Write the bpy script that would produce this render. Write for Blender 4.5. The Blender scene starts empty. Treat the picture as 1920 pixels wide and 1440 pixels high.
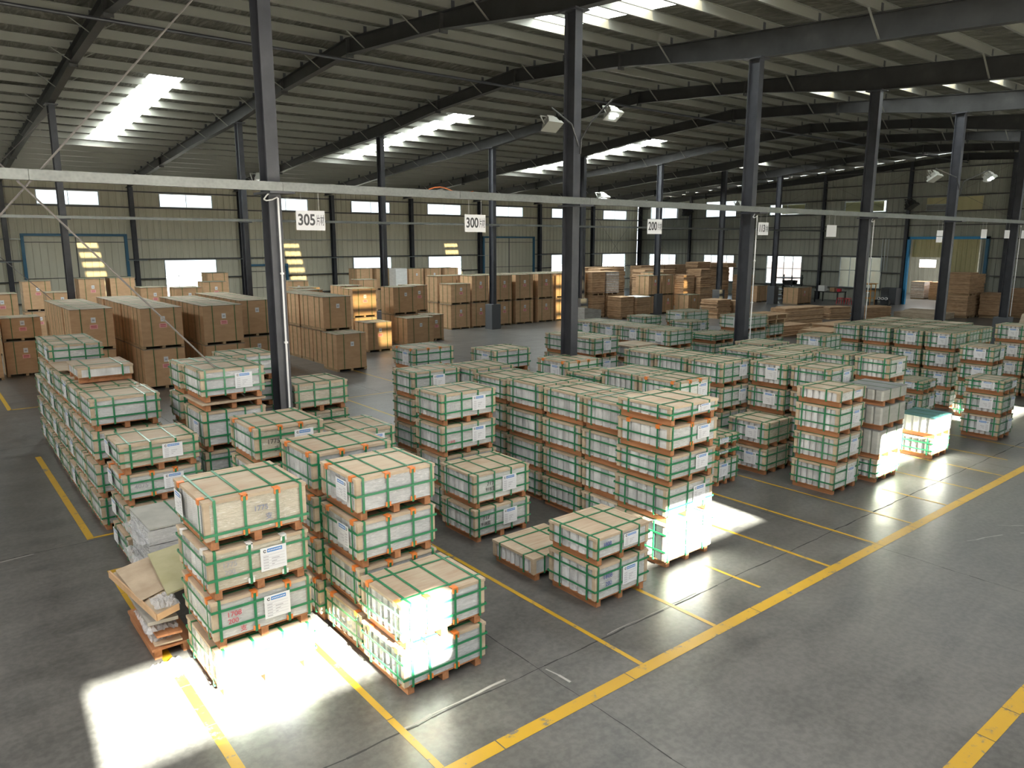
import bpy, math, random
from mathutils import Vector, Matrix
random.seed(7)
R = math.radians
S = bpy.context.scene
COL = S.collection

# ------------------------------------------------------------------ camera, world, sun, exposure
cam_d = bpy.data.cameras.new('camera'); cam = bpy.data.objects.new('camera', cam_d); COL.objects.link(cam)
cam_d.sensor_width = 36.0; cam_d.lens = 36.0 * 1397.18 / 1920.0; cam_d.clip_start = .05; cam_d.clip_end = 400
cam.location = (0, 0, 4.5)
cam.rotation_euler = (R(90 - 10.762), 0, R(-38.916))
S.camera = cam
W = bpy.data.worlds.new('world'); S.world = W; W.use_nodes = True
WB = W.node_tree.nodes['Background']; WB.inputs[0].default_value = (.80, .91, 1.0, 1); WB.inputs[1].default_value = 1.35
sun_d = bpy.data.lights.new('sun', 'SUN'); sun_d.energy = 110.0; sun_d.angle = R(.6); sun_d.color = (1.0, .94, .82)
sun = bpy.data.objects.new('sun', sun_d); COL.objects.link(sun)
sun.rotation_euler = Vector((.072, 1.0, -.46)).to_track_quat('-Z', 'Y').to_euler(); sun.location = (0, -30, 40)
S.view_settings.view_transform = 'Standard'; S.view_settings.look = 'None'
S.view_settings.exposure = 1.22; S.view_settings.gamma = 1.0; S.view_settings.use_curve_mapping = False
SKYLIGHT = 13.0
cy = S.cycles
cy.max_bounces = 7; cy.diffuse_bounces = 5; cy.glossy_bounces = 3; cy.transmission_bounces = 4; cy.transparent_max_bounces = 10
cy.caustics_reflective = False; cy.caustics_refractive = False; cy.sample_clamp_indirect = 6.0
cy.use_denoising = True

# ------------------------------------------------------------------ materials
M = {}
def mat(name, col=(.5, .5, .5), rough=.6, metal=0.0, spec=.5, emis=None):
    m = bpy.data.materials.new(name); m.use_nodes = True; M[name] = m
    b = m.node_tree.nodes['Principled BSDF']
    b.inputs['Base Color'].default_value = (*col, 1); b.inputs['Roughness'].default_value = rough
    b.inputs['Metallic'].default_value = metal; b.inputs['Specular IOR Level'].default_value = spec
    if emis: b.inputs['Emission Color'].default_value = (*emis[0], 1); b.inputs['Emission Strength'].default_value = emis[1]
    return m
class NT:
    def __init__(s, m): s.t = m.node_tree; s.b = s.t.nodes['Principled BSDF']
    def n(s, typ, **kw):
        x = s.t.nodes.new(typ)
        for k, v in kw.items():
            if k.startswith('i_'): x.inputs[int(k[2:])].default_value = v
            else: setattr(x, k, v)
        return x
    def l(s, a, b): s.t.links.new(a, b)
    def coords(s, scale=(1, 1, 1), kind='Object', rnd=False):
        tc = s.n('ShaderNodeTexCoord'); mp = s.n('ShaderNodeMapping'); mp.inputs['Scale'].default_value = scale
        s.l(tc.outputs[kind], mp.inputs[0])
        if rnd:
            oi = s.n('ShaderNodeObjectInfo'); mu = s.n('ShaderNodeVectorMath', operation='SCALE'); mu.inputs[0].default_value = (31, 17, 23)
            s.l(oi.outputs['Random'], mu.inputs['Scale']); s.l(mu.outputs[0], mp.inputs['Location'])
        return mp.outputs[0]
    def noise(s, vec, scale, detail=4, rough=.6, dist=0.0):
        x = s.n('ShaderNodeTexNoise'); x.inputs['Scale'].default_value = scale; x.inputs['Detail'].default_value = detail
        x.inputs['Roughness'].default_value = rough; x.inputs['Distortion'].default_value = dist; s.l(vec, x.inputs['Vector']); return x.outputs[0]
    def ramp(s, fac, stops):
        x = s.n('ShaderNodeValToRGB'); e = x.color_ramp.elements
        while len(e) > 1: e.remove(e[-1])
        e[0].position = stops[0][0]; e[0].color = (*stops[0][1], 1)
        for p, c in stops[1:]:
            q = e.new(p); q.color = (*c, 1)
        s.l(fac, x.inputs[0]); return x.outputs[0]
    def mix(s, fac, a, b, mode='MIX'):
        x = s.n('ShaderNodeMix', data_type='RGBA', blend_type=mode)
        for i, v in ((0, fac), (6, a), (7, b)):
            if isinstance(v, (int, float)): x.inputs[i].default_value = v
            elif isinstance(v, tuple): x.inputs[i].default_value = (*v, 1)
            else: s.l(v, x.inputs[i])
        return x.outputs[2]
    def bump(s, h, strength=.3, dist=.01):
        x = s.n('ShaderNodeBump'); x.inputs['Strength'].default_value = strength; x.inputs['Distance'].default_value = dist
        s.l(h, x.inputs['Height']); s.l(x.outputs[0], s.b.inputs['Normal'])
    def rgh(s, fac, lo, hi):
        x = s.n('ShaderNodeMapRange'); x.inputs[3].default_value = lo; x.inputs[4].default_value = hi
        s.l(fac, x.inputs[0]); s.l(x.outputs[0], s.b.inputs['Roughness'])
    def tint(s, col, amount=.12):
        oi = s.n('ShaderNodeObjectInfo'); mr = s.n('ShaderNodeMapRange'); mr.inputs[3].default_value = 1 - amount; mr.inputs[4].default_value = 1 + amount
        s.l(oi.outputs['Random'], mr.inputs[0])
        vm = s.n('ShaderNodeVectorMath', operation='SCALE'); s.l(mr.outputs[0], vm.inputs['Scale']); s.l(col, vm.inputs[0]); return vm.outputs[0]
    def base(s, col): s.l(col, s.b.inputs['Base Color'])

def m_floor():
    t = NT(mat('concrete', rough=.35, spec=.5)); v = t.coords()
    big = t.noise(v, .22, 5, .62, .6); mid = t.noise(v, 1.4, 6, .65, .4); fine = t.noise(v, 14, 4, .6)
    st = t.noise(t.coords((.5, 2.2, 1)), .9, 5, .6, .8)
    c = t.ramp(big, [(.3, (0.069, 0.069, 0.065)), (.55, (0.102, 0.099, 0.092)), (.75, (0.135, 0.131, 0.121))])
    c = t.mix(.68, c, t.ramp(mid, [(.32, (0.050, 0.049, 0.046)), (.5, (0.102, 0.099, 0.093)), (.7, (0.158, 0.154, 0.144))]))
    c = t.mix(.35, c, t.ramp(st, [(.35, (0.053, 0.053, 0.051)), (.62, (0.145, 0.139, 0.129))]))
    c = t.mix(.18, c, t.ramp(fine, [(.4, (0.033, 0.033, 0.033)), (.6, (0.185, 0.178, 0.165))]))
    t.base(c); t.rgh(mid, .22, .46); t.bump(fine, .06, .01)
def m_paint(name, col, col2):
    t = NT(mat(name, rough=.42)); v = t.coords()
    n = t.noise(v, 5, 8, .75); c = t.mix(t.ramp(n, [(.57, (0, 0, 0)), (.63, (1, 1, 1))]), t.mix(t.noise(v, 2, 3), col, col2), (.16, .15, .12)); t.base(c)
def m_ply():
    t = NT(mat('plywood', rough=.62, spec=.3)); v = t.coords((1, 9, 1), rnd=True)
    n = t.noise(v, 1.6, 6, .6, 1.4); n2 = t.noise(t.coords((1, 2, 1), rnd=True), 1.5, 3)
    c = t.ramp(n, [(.3, (.37, .285, .19)), (.5, (.49, .405, .30)), (.7, (.575, .495, .385))])
    c = t.mix(.5, c, t.ramp(n2, [(.35, (.42, .28, .19)), (.65, (.54, .48, .37))])); t.base(t.tint(c, .14))
def m_kraft(name, a, b, tint=.1, rough=.75):
    t = NT(mat(name, rough=rough, spec=.25)); n = t.noise(t.coords((1, 1, 3), rnd=True), 3, 5, .6)
    t.base(t.tint(t.ramp(n, [(.35, a), (.65, b)]), tint))
def m_pack():
    t = NT(mat('pack_paper', rough=.42, spec=.5)); v = t.coords((1, 1, 1), rnd=True)
    w = t.n('ShaderNodeTexWave', wave_type='BANDS', bands_direction='Z'); w.inputs['Scale'].default_value = 16; w.inputs['Distortion'].default_value = .5
    t.l(v, w.inputs['Vector']); n = t.noise(t.coords((2, 2, .6), rnd=True), 3, 3)
    c = t.ramp(n, [(.35, (.40, .405, .42)), (.65, (.68, .685, .70))]); c = t.mix(.18, c, t.ramp(w.outputs[1], [(.0, (.2, .2, .2)), (.5, (.75, .75, .75))]))
    t.base(t.tint(c, .16)); t.bump(w.outputs[1], .25, .004)
def m_film(name, a, b, rough=.2, strength=.5):
    t = NT(mat(name, rough=rough, spec=.8)); v = t.coords((1.2, 1.2, 6), rnd=True)
    n = t.noise(v, 7, 5, .62, 1.2); n2 = t.noise(t.coords(rnd=True), 1.6, 2)
    c = t.ramp(n2, [(.35, a), (.65, b)]); c = t.mix(t.ramp(n, [(.585, (0, 0, 0)), (.70, (.75, .75, .75))]), c, (.82, .83, .82)); t.base(t.tint(c, .07))  # white streaks painted into the colour stand in for film gloss
    t.rgh(n, .14, .42); t.bump(n, strength, .012)
def m_foil():
    t = NT(mat('roof_foil', rough=.5, metal=.25, spec=.5)); v = t.coords((3.4, .9, 1)); n = t.noise(v, 1.0, 5, .6, 1.6); n2 = t.noise(t.coords((.2, .35, 1)), 1.3, 3)
    c = t.ramp(n, [(.38, (.035, .035, .028)), (.52, (.10, .10, .08)), (.66, (.27, .27, .23))]); c = t.mix(.35, c, t.ramp(n2, [(.3, (.11, .09, .06)), (.7, (.27, .27, .24))])); t.base(c); t.bump(n, 1.0, .14)
def m_galv():
    t = NT(mat('galvanised', rough=.42, metal=.6)); v = t.coords(); vo = t.n('ShaderNodeTexVoronoi'); vo.inputs['Scale'].default_value = 22; t.l(v, vo.inputs['Vector'])
    t.base(t.mix(.4, t.ramp(t.noise(v, 3, 3), [(.3, (.13, .135, .135)), (.7, (.19, .20, .195))]), t.ramp(vo.outputs[0], [(0, (.12, .125, .12)), (1, (.24, .25, .24))]))); t.rgh(vo.outputs[0], .3, .5)
def m_steel():
    t = NT(mat('steel_paint', rough=.45, spec=.45)); n = t.noise(t.coords(), 2.2, 5, .6)
    t.base(t.ramp(n, [(.3, (.030, .032, .040)), (.6, (.048, .050, .060)), (.8, (.066, .068, .078))]))
def m_steel_dark():
    t = NT(mat('steel_dark', rough=.5, spec=.4)); n = t.noise(t.coords(), 1.3, 5, .6)
    t.base(t.ramp(n, [(.3, (.020, .020, .020)), (.6, (.034, .034, .034)), (.8, (.055, .054, .052))]))
def m_wall(name, a, b):
    t = NT(mat(name, rough=.5, spec=.35)); n = t.noise(t.coords((1.2, 1.2, .15)), .8, 5, .6)
    t.base(t.ramp(n, [(.35, a), (.65, b)]))
def m_wood(name, a, b):
    t = NT(mat(name, rough=.7, spec=.25)); n = t.noise(t.coords((9, 1.2, 9), rnd=True), 1.5, 5, .6, .6)
    t.base(t.tint(t.ramp(n, [(.3, a), (.7, b)]), .15))
def m_skylight(key='skylight', k=1.0):
    m = bpy.data.materials.new('skylight_or_fill_panel'); m.use_nodes = True; M[key] = m; t = m.node_tree; t.nodes.clear()
    o = t.nodes.new('ShaderNodeOutputMaterial'); e = t.nodes.new('ShaderNodeEmission'); e.inputs[0].default_value = (.93, 1.0, .97, 1); e.inputs[1].default_value = SKYLIGHT*k
    tr = t.nodes.new('ShaderNodeBsdfTransparent'); tr.inputs[0].default_value = (.030, .025, .0145, 1)
    a = t.nodes.new('ShaderNodeAddShader'); t.links.new(e.outputs[0], a.inputs[0]); t.links.new(tr.outputs[0], a.inputs[1]); t.links.new(a.outputs[0], o.inputs[0])
def m_fill_glow():  # plain emitter for the added fill panels, no real skylight
    m = bpy.data.materials.new('fill_glow'); m.use_nodes = True; M['fill_glow'] = m; t = m.node_tree; t.nodes.clear()
    o = t.nodes.new('ShaderNodeOutputMaterial'); e = t.nodes.new('ShaderNodeEmission'); e.inputs[0].default_value = (1.0, .97, .92, 1); e.inputs[1].default_value = SKYLIGHT*.46
    t.links.new(e.outputs[0], o.inputs[0])
def m_pane(name, tr_col=(.93, .96, .96), gl=.08):
    m = bpy.data.materials.new(name); m.use_nodes = True; M[name] = m; t = m.node_tree; t.nodes.clear()
    o = t.nodes.new('ShaderNodeOutputMaterial'); g = t.nodes.new('ShaderNodeBsdfGlossy'); g.inputs['Roughness'].default_value = .05
    tr = t.nodes.new('ShaderNodeBsdfTransparent'); tr.inputs[0].default_value = (*tr_col, 1)
    mx = t.nodes.new('ShaderNodeMixShader'); mx.inputs[0].default_value = gl
    t.links.new(tr.outputs[0], mx.inputs[1]); t.links.new(g.outputs[0], mx.inputs[2]); t.links.new(mx.outputs[0], o.inputs[0])
def m_clear_film(name='clear_film'):
    m = bpy.data.materials.new(name); m.use_nodes = True; M[name] = m; t = m.node_tree; b = t.nodes['Principled BSDF']
    b.inputs['Base Color'].default_value = (.62, .63, .66, 1); b.inputs['Roughness'].default_value = .18; b.inputs['Alpha'].default_value = .55; b.inputs['Specular IOR Level'].default_value = 1.0
    q = NT(m); n = q.noise(q.coords((3, 3, 3), rnd=True), 5, 4, .6, 1.0); q.bump(n, .9, .03)
m_floor(); m_paint('yellow_paint', (.40, .235, .015), (.52, .315, .02)); m_ply(); m_pack()
m_kraft('kraft', (.43, .335, .24), (.55, .45, .335)); m_kraft('carton', (.50, .315, .18), (.57, .365, .215), .08); m_kraft('carton_top', (.25, .20, .155), (.36, .29, .22), .12)
m_kraft('tray_card', (.34, .21, .12), (.50, .33, .20), .16); m_kraft('tray_edge', (.45, .29, .17), (.56, .38, .24), .14); m_kraft('white_card', (.70, .70, .68), (.8, .8, .78), .04)
m_kraft('grey_card', (.30, .285, .26), (.40, .38, .35), .08)
m_film('film_beige', (.43, .39, .31), (.52, .475, .385)); m_film('film_grey', (.44, .45, .465), (.54, .55, .56)); m_film('film_green', (.46, .49, .46), (.57, .60, .58), .3, .3)
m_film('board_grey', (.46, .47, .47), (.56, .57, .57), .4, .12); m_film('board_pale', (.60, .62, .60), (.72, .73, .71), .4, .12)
m_kraft('sheet_grey', (.36, .365, .34), (.46, .465, .43), .05, .5); m_kraft('sheet_teal', (.06, .17, .17), (.09, .24, .23), .05, .5); m_kraft('sheet_dark', (.20, .205, .205), (.27, .275, .27), .05, .4)
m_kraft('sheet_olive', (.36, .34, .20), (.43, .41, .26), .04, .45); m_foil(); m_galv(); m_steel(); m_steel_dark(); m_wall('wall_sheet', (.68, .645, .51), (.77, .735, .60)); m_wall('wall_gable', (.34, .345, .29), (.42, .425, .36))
m_wall('door_yellow', (.55, .50, .26), (.66, .60, .34)); m_wood('pine', (.30, .125, .055), (.46, .22, .11)); m_wood('pallet_wood', (.34, .22, .12), (.50, .36, .22))
m_skylight('skylight', 1.3); m_skylight('skylight_near', .34); m_fill_glow(); m_pane('glass'); m_clear_film()
mat('strap_green', (.020, .185, .078), .32, 0, .6); mat('strap_thin', (.05, .16, .05), .4); mat('clip_orange', (.72, .22, .05), .4); mat('clip_white', (.75, .76, .75), .4)
mat('paper', (.74, .75, .78), .6); mat('paper_pink', (.78, .40, .38), .6); mat('blue_ink', (.03, .20, .55), .5); mat('black_ink', (.03, .03, .035), .5); mat('grey_ink', (.34, .34, .38), .5)
mat('pen_blue', (.07, .10, .32), .5); mat('char_ink', (.10, .10, .115), .5); mat('pen_faint', (.17, .20, .30), .5); mat('pen_red', (.50, .07, .10), .5); mat('pen_black', (.06, .06, .06), .5); mat('ink_light', (.42, .42, .46), .5)
mat('purlin_steel', (.235, .235, .21), .42, .35); mat('blue_paint', (.045, .16, .27), .45); mat('blue_bright', (.03, .30, .62), .4); mat('girt_steel', (.10, .10, .095), .5, .3); mat('girt_light', (.42, .43, .40), .45, .4)
mat('frame_alu', (.45, .50, .52), .4, .5); mat('joint', (.035, .035, .035), .8); mat('joint_light', (.34, .33, .31), .8); mat('rod', (.22, .20, .19), .45, .3)
mat('concrete_block', (.10, .105, .115), .7); mat('pvc_white', (.80, .80, .82), .35); mat('lamp_body', (.42, .42, .38), .4, .4); mat('lamp_dark', (.03, .03, .03), .4); mat('led', (1, 1, 1), .5, emis=((.9, .96, 1), 40))
mat('dark_metal', (.022, .022, .024), .5, .3); mat('red_plastic', (.62, .03, .05), .35); mat('orange_paint', (.62, .27, .04), .4); mat('blue_plastic', (.03, .07, .22), .35); mat('white_plastic', (.8, .8, .8), .4)
mat('brick_mauve', (.13, .105, .11), .8); mat('facade', (.28, .30, .33), .7); mat('ground_out', (.42, .41, .39), .9); mat('cord', (.72, .72, .72), .5); mat('orange_cable', (.55, .16, .05), .5)
mat('sign_white', (.66, .66, .68), .45)

# ------------------------------------------------------------------ mesh helpers
class MB:
    def __init__(s): s.v = []; s.f = []; s.m = []
    def box(s, a, b, mi=0):
        (x0, y0, z0), (x1, y1, z1) = a, b; n = len(s.v)
        s.v += [(x0, y0, z0), (x1, y0, z0), (x1, y1, z0), (x0, y1, z0), (x0, y0, z1), (x1, y0, z1), (x1, y1, z1), (x0, y1, z1)]
        s.f += [(n+3, n+2, n+1, n), (n+4, n+5, n+6, n+7), (n, n+1, n+5, n+4), (n+1, n+2, n+6, n+5), (n+2, n+3, n+7, n+6), (n+3, n, n+4, n+7)]; s.m += [mi]*6; return s
    def quad(s, p, mi=0):
        n = len(s.v); s.v += [tuple(q) for q in p]; s.f.append(tuple(range(n, n+len(p)))); s.m.append(mi); return s
    def prism(s, pts, z0, z1, mi=0, axis='z'):
        n = len(s.v); k = len(pts)
        def P(u, v, w): return {'z': (u, v, w), 'x': (w, u, v), 'y': (u, w, v)}[axis]
        s.v += [P(u, v, z0) for u, v in pts] + [P(u, v, z1) for u, v in pts]
        s.f.append(tuple(range(n+k-1, n-1, -1))); s.f.append(tuple(range(n+k, n+2*k))); s.m += [mi, mi]
        for i in range(k): j = (i+1) % k; s.f.append((n+i, n+j, n+k+j, n+k+i)); s.m.append(mi)
        return s
    def bar(s, a, b, w, mi=0, sides=4, h=None):
        a, b = Vector(a), Vector(b); d = (b-a).normalized(); up = Vector((0, 0, 1)) if abs(d.z) < .95 else Vector((1, 0, 0))
        u = d.cross(up).normalized(); v = u.cross(d); n = len(s.v); h = w if h is None else h; off = math.pi/4 if sides == 4 else 0; q = math.sqrt(.5) if sides == 4 else .5
        for c in (a, b):
            for i in range(sides):
                t = 2*math.pi*i/sides + off; s.v.append(tuple(c + u*math.cos(t)*w*q + v*math.sin(t)*h*q))
        s.f.append(tuple(range(n, n+sides))); s.f.append(tuple(range(n+2*sides-1, n+sides-1, -1))); s.m += [mi, mi]
        for i in range(sides): j = (i+1) % sides; s.f.append((n+j, n+i, n+sides+i, n+sides+j)); s.m.append(mi)
        return s
    def path(s, pts, w, mi=0, sides=6):
        for a, b in zip(pts, pts[1:]): s.bar(a, b, w, mi, sides)
        return s
    def ring(s, outer, inner_off, axis, c0, c1, mi=0):
        """closed strap around the rectangle outer=((a0,b0),(a1,b1)), thickness inner_off, from c0 to c1 along axis"""
        (a0, b0), (a1, b1) = outer; t = inner_off; n = len(s.v)
        def P(a, b, c): return {'x': (c, a, b), 'y': (a, c, b), 'z': (a, b, c)}[axis]
        o = [(a0-t, b0-t), (a1+t, b0-t), (a1+t, b1+t), (a0-t, b1+t)]; i_ = [(a0, b0), (a1, b0), (a1, b1), (a0, b1)]
        for c in (c0, c1):
            s.v += [P(a, b, c) for a, b in o] + [P(a, b, c) for a, b in i_]
        for k in range(4):
            j = (k+1) % 4
            s.f += [(n+k, n+j, n+8+j, n+8+k), (n+4+j, n+4+k, n+12+k, n+12+j), (n+k, n+4+k, n+4+j, n+j), (n+8+j, n+12+j, n+12+k, n+8+k)]; s.m += [mi]*4
        return s
    def mesh(s, name, mats):
        me = bpy.data.meshes.new(name); me.from_pydata(s.v, [], s.f)
        for m in mats: me.materials.append(M[m])
        if len(mats) > 1: me.polygons.foreach_set('material_index', s.m)
        me.update(); return me
def link(o, parent=None, loc=None, rz=None):
    COL.objects.link(o)
    if parent is not None: o.parent = parent
    if loc is not None: o.location = loc
    if rz is not None: o.rotation_euler = (0, 0, rz)
    return o
def add(name, mb, mats, parent=None, loc=(0, 0, 0), rz=0.0):
    me = mb.mesh(name, mats if isinstance(mats, (list, tuple)) else [mats]) if isinstance(mb, MB) else mb
    return link(bpy.data.objects.new(name, me), parent, loc, rz)
def tag(o, label=None, cat=None, group=None, kind=None):
    if label: o['label'] = label
    if cat: o['category'] = cat
    if group: o['group'] = group
    if kind: o['kind'] = kind
    return o
def empty(name, loc, rz=0.0, **kw): return tag(link(bpy.data.objects.new(name, None), None, loc, rz), **kw)
def struct(name, mb, mats, **kw): return tag(add(name, mb, mats, **kw), kind='structure')
CACHE = {}
def cached(key, fn):
    if key not in CACHE: CACHE[key] = fn()
    return CACHE[key]

# ------------------------------------------------------------------ hall layout (metres; X along the aisle, Y into the hall)
BAY = 6.58; X0 = 4.65; FW = [X0 + BAY*k for k in range(-3, 9)]; FX = FW[:3] + [4.64, 11.13, 17.55, 23.98, 30.42, 37.05, 43.6, 50.3, FW[-1]]; XL = FW[0]; XR = FW[-1]; YN = -8.05; YF = 51.1
ROWS = (11.8, 31.3); RIDGE = 21.5
def rtop(y): return 10.47 - .075*abs(y - RIDGE)      # top of the rafters
def deck(y): return rtop(y) + .26

# floor slab
fl = struct('floor', MB().box((XL, YN, -.15), (XR+14, YF, 0)), 'concrete')
og = struct('trim_yard', MB().box((-60, -70, -.30), (130, 120, -.17)), 'ground_out')
# slab joints: worn wandering cracks
def crack(pts, w, m, z=.0012):
    mb = MB(); rnd = random.Random(len(pts)+int(w*1e4)); out = []
    for (a, b) in zip(pts, pts[1:]):
        n = max(2, int((Vector(b)-Vector(a)).length/.18))
        for i in range(n):
            t = i/n; out.append((a[0]+(b[0]-a[0])*t+rnd.uniform(-.012, .012), a[1]+(b[1]-a[1])*t+rnd.uniform(-.012, .012)))
    out.append(pts[-1])
    d = Vector((pts[-1][0]-pts[0][0], pts[-1][1]-pts[0][1])).normalized(); nx, ny = -d.y, d.x
    for p, q in zip(out, out[1:]):
        a = w*rnd.uniform(.3, 1); mb.quad([(p[0]-nx*a, p[1]-ny*a, z), (q[0]-nx*a, q[1]-ny*a, z), (q[0]+nx*a, q[1]+ny*a, z), (p[0]+nx*a, p[1]+ny*a, z)])
    return mb
def slab_joint(pts, w=.011, m='joint'):
    o = add('slab_joint', crack(pts, w, m), m, parent=fl); return o
for yy in (-1.4, 5.5, 12.45, 19.4, 26.3, 33.2, 40.1, 47): slab_joint([(XL, yy), (XR, yy)], .009 if yy > 6 else .013)
for xx in (-7.3, -1.2, 4.8, 10.9, 17.0, 23.1, 29.2, 35.3, 41.4, 47.5, 53.6): slab_joint([(xx, YN), (xx, YF)], .007)
slab_joint([(3.1, 5.53), (4.4, 5.56)], .02, 'joint_light'); slab_joint([(4.86, 5.45), (4.9, 5.1)], .018, 'joint_light')
for a, b in (((12.2, 4.0), (12.9, 3.75)), ((13.3, 3.95), (13.9, 3.4)), ((13.2, 3.6), (13.6, 3.3))): slab_joint([a, b], .02, 'joint_light')
slab_joint([(.5, 12.36), (1.0, 12.42)], .012, 'joint_light')
slab_joint([(5.9, 5.53), (7.6, 5.54)], .008, 'joint_light')

# painted lines
def line(name, a, b, w, label, group=None, wear=.5):
    (x0, y0), (x1, y1) = a, b; d = Vector((x1-x0, y1-y0)); L = d.length; d.normalize(); n = Vector((-d.y, d.x)); mb = MB(); rnd = random.Random(int(x0*100+y0*7)); t = 0
    while t < L - 1e-6:
        s = min(L, t + rnd.uniform(.5, 1.6)); g = .012 if rnd.random() < wear else 0; e = max(t+.05, s-g)
        p = Vector(a)+d*t; q = Vector(a)+d*e; h = w/2
        mb.quad([(*(p-n*h), .0026), (*(q-n*h), .0026), (*(q+n*(h+rnd.uniform(-.004, .004))), .0026), (*(p+n*h), .0026)]); t = s
    o = add(name, mb, 'yellow_paint', parent=fl); return o
line('aisle_line', (-2, 4.78), (57, 4.78), .15, '')
line('aisle_line', (-2, 2.04), (57, 2.04), .16, '')
line('bay_line', (8.0, 1.96), (8.0, -3), .06, '')
for x, y0, y1, w in ((1.76, 4.86, 11.03, .1), (1.76, 12.6, 18.3, .1), (1.8, 24.0, 30.5, .1), (3.13, 4.86, 8, .07), (4.43, 7.0, 11.0, .06), (5.73, 4.86, 10.8, .06), (7.04, 4.86, 8.2, .06), (8.35, 5.1, 6.0, .05), (9.69, 4.86, 10, .06), (11.01, 4.86, 10.5, .06), (12.3, 4.86, 9, .05), (13.66, 4.86, 6.0, .05), (14.95, 4.86, 8, .05), (16.3, 4.86, 7.5, .05), (17.6, 5.2, 9, .05), (18.95, 4.86, 7.5, .05), (9.6, 16.5, 24.5, .06), (12.1, 21, 28.5, .06)):
    line('bay_line', (x, y0), (x, y1), w, '')
line('bay_line', (1.71, 11.06), (2.4, 11.06), .08, ''); line('bay_line', (1.71, 12.56), (2.6, 12.56), .07, ''); line('bay_line', (1.8, 24.05), (3.4, 24.05), .08, ''); line('bay_line', (6.0, 19.75), (13.0, 19.75), .06, '')

# ------------------------------------------------------------------ corrugated walls with openings
def sheet_wall(name, axis, fixed, u0, u1, ztop, holes, m, pitch=.4, depth=.035, sign=1):
    us = []; u = u0
    while u < u1:
        for du, dd in ((0, 0), (pitch*.62, 0), (pitch*.70, depth), (pitch*.90, depth), (pitch*.98, 0)): us.append((u+du, dd))
        u += pitch
    def prof(x):
        for (a, da), (b, db) in zip(us, us[1:]):
            if a <= x <= b: return da + (db-da)*(x-a)/max(1e-9, b-a)
        return 0
    extra = sorted({h[k] for h in holes for k in (0, 1)}); allu = sorted([p for p in us if p[0] <= u1] + [(e, prof(e)) for e in extra] + [(u1, 0)])
    mb = MB()
    def P(u, d, z): return (u, fixed+sign*d, z) if axis == 'x' else (fixed+sign*d, u, z)
    for (a, da), (b, db) in zip(allu, allu[1:]):
        if b-a < 1e-5: continue
        mid = (a+b)/2; z = 0.0; cuts = sorted([(h[2], h[3]) for h in holes if h[0] <= mid <= h[1]]) + [(None, None)]
        for c0, c1 in cuts:
            if c0 is None: mb.quad([P(a, da, z), P(b, db, z), P(b, db, ztop(b)), P(a, da, ztop(a))])
            else:
                if c0 > z + 1e-4: mb.quad([P(a, da, z), P(b, db, z), P(b, db, c0), P(a, da, c0)])
                z = c1
    return struct(name, mb, m)
holesF = []; holesG = []; holesN = []
winF = []; winG = []; winN = []
for k in range(-3, 8):
    xc = X0 + BAY*(k+.5)
    h = (xc-1.62, xc+1.62, 6.65, 7.5); holesF.append(h); winF.append((h, 'upper'))
    if k in (-1, 1, 3, 4, 6, 7): h = (xc-1.62, xc+1.62, 1.05, 3.42); holesF.append(h); winF.append((h, 'lower'))
    h = (xc-1.62, xc+1.62, 6.65, 7.5); holesN.append(h); winN.append((h, 'upper'))
    if k in (-2, 0): holesN.append((xc-2.3, xc+2.3, 0, 3.95))
    else: h = (xc-1.62, xc+1.62, 1.05, 3.42); holesN.append(h); winN.append((h, 'lower'))
GY = [YF - 6.5*k for k in range(0, 10)]
for k in range(0, 9):
    yc = YF - 6.5*(k+.5)
    if k in (0, 1, 2, 3, 6, 7, 8): h = (yc-1.62, yc+1.62, 6.72, 8.1 if k < 2 else 7.6); holesG.append(h); winG.append((h, 'upper'))
    elif k in (4,): pass
    if k in (0, 1, 2, 3, 7): h = (yc-1.64, yc+1.64, 1.05, 3.4); holesG.append(h); winG.append((h, 'lower'))
holesG.append((19.75, 24.75, 0, 4.72))
eave = lambda u: deck(YF) - .05
sheet_wall('wall_back', 'x', YF, XL, XR, eave, holesF, 'wall_sheet')
sheet_wall('wall_front', 'x', YN, XL, XR, eave, holesN, 'wall_sheet', sign=-1)
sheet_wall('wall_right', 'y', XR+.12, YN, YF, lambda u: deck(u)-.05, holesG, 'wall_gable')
sheet_wall('wall_left', 'y', XL-.12, YN, YF, lambda u: deck(u)-.05, [], 'wall_sheet', sign=-1)

# girts along the walls (parts of the walls)
wb = bpy.data.objects['wall_back']; wr = bpy.data.objects['wall_right']; wf = bpy.data.objects['wall_front']
def spans(z, holes, u0, u1):
    cut = sorted([(h[0]-.02, h[1]+.02) for h in holes if h[2]+.02 < z < h[3]-.02]); out = []; a = u0
    for c0, c1 in cut:
        if c0 > a: out.append((a, c0))
        a = max(a, c1)
    if a < u1: out.append((a, u1))
    return out
DOORF = [(FW[3]+.85, FW[3]+6.05, 0, 4.86), (FW[8]+.62, FW[8]+6.0, 0, 4.86), (FW[5]+.5, FW[5]+3.0, 0, 2.9)]
for z in (1.0, 2.25, 3.47, 4.68, 6.6, 7.55):
    for a, b in spans(z, holesF + DOORF, XL, XR): add('girt', MB().box((a, YF-.14, z-.035), (b, YF-.012, z+.035)), 'girt_steel' if z != 4.68 else 'girt_light', parent=wb)
for z in (1.0, 2.25, 3.45, 4.75, 5.7, 6.65, 7.7, 8.7, 9.6):
    yy0, yy1 = (YN, YF) if z < 8.4 else (RIDGE-(deck(RIDGE)-.3-z)/.075, RIDGE+(deck(RIDGE)-.3-z)/.075)
    for a, b in spans(z, holesG, max(YN, yy0), min(YF, yy1)): add('girt', MB().box((XR-.04, a, z-.035), (XR+.105, b, z+.035)), 'girt_steel', parent=wr)

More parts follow.
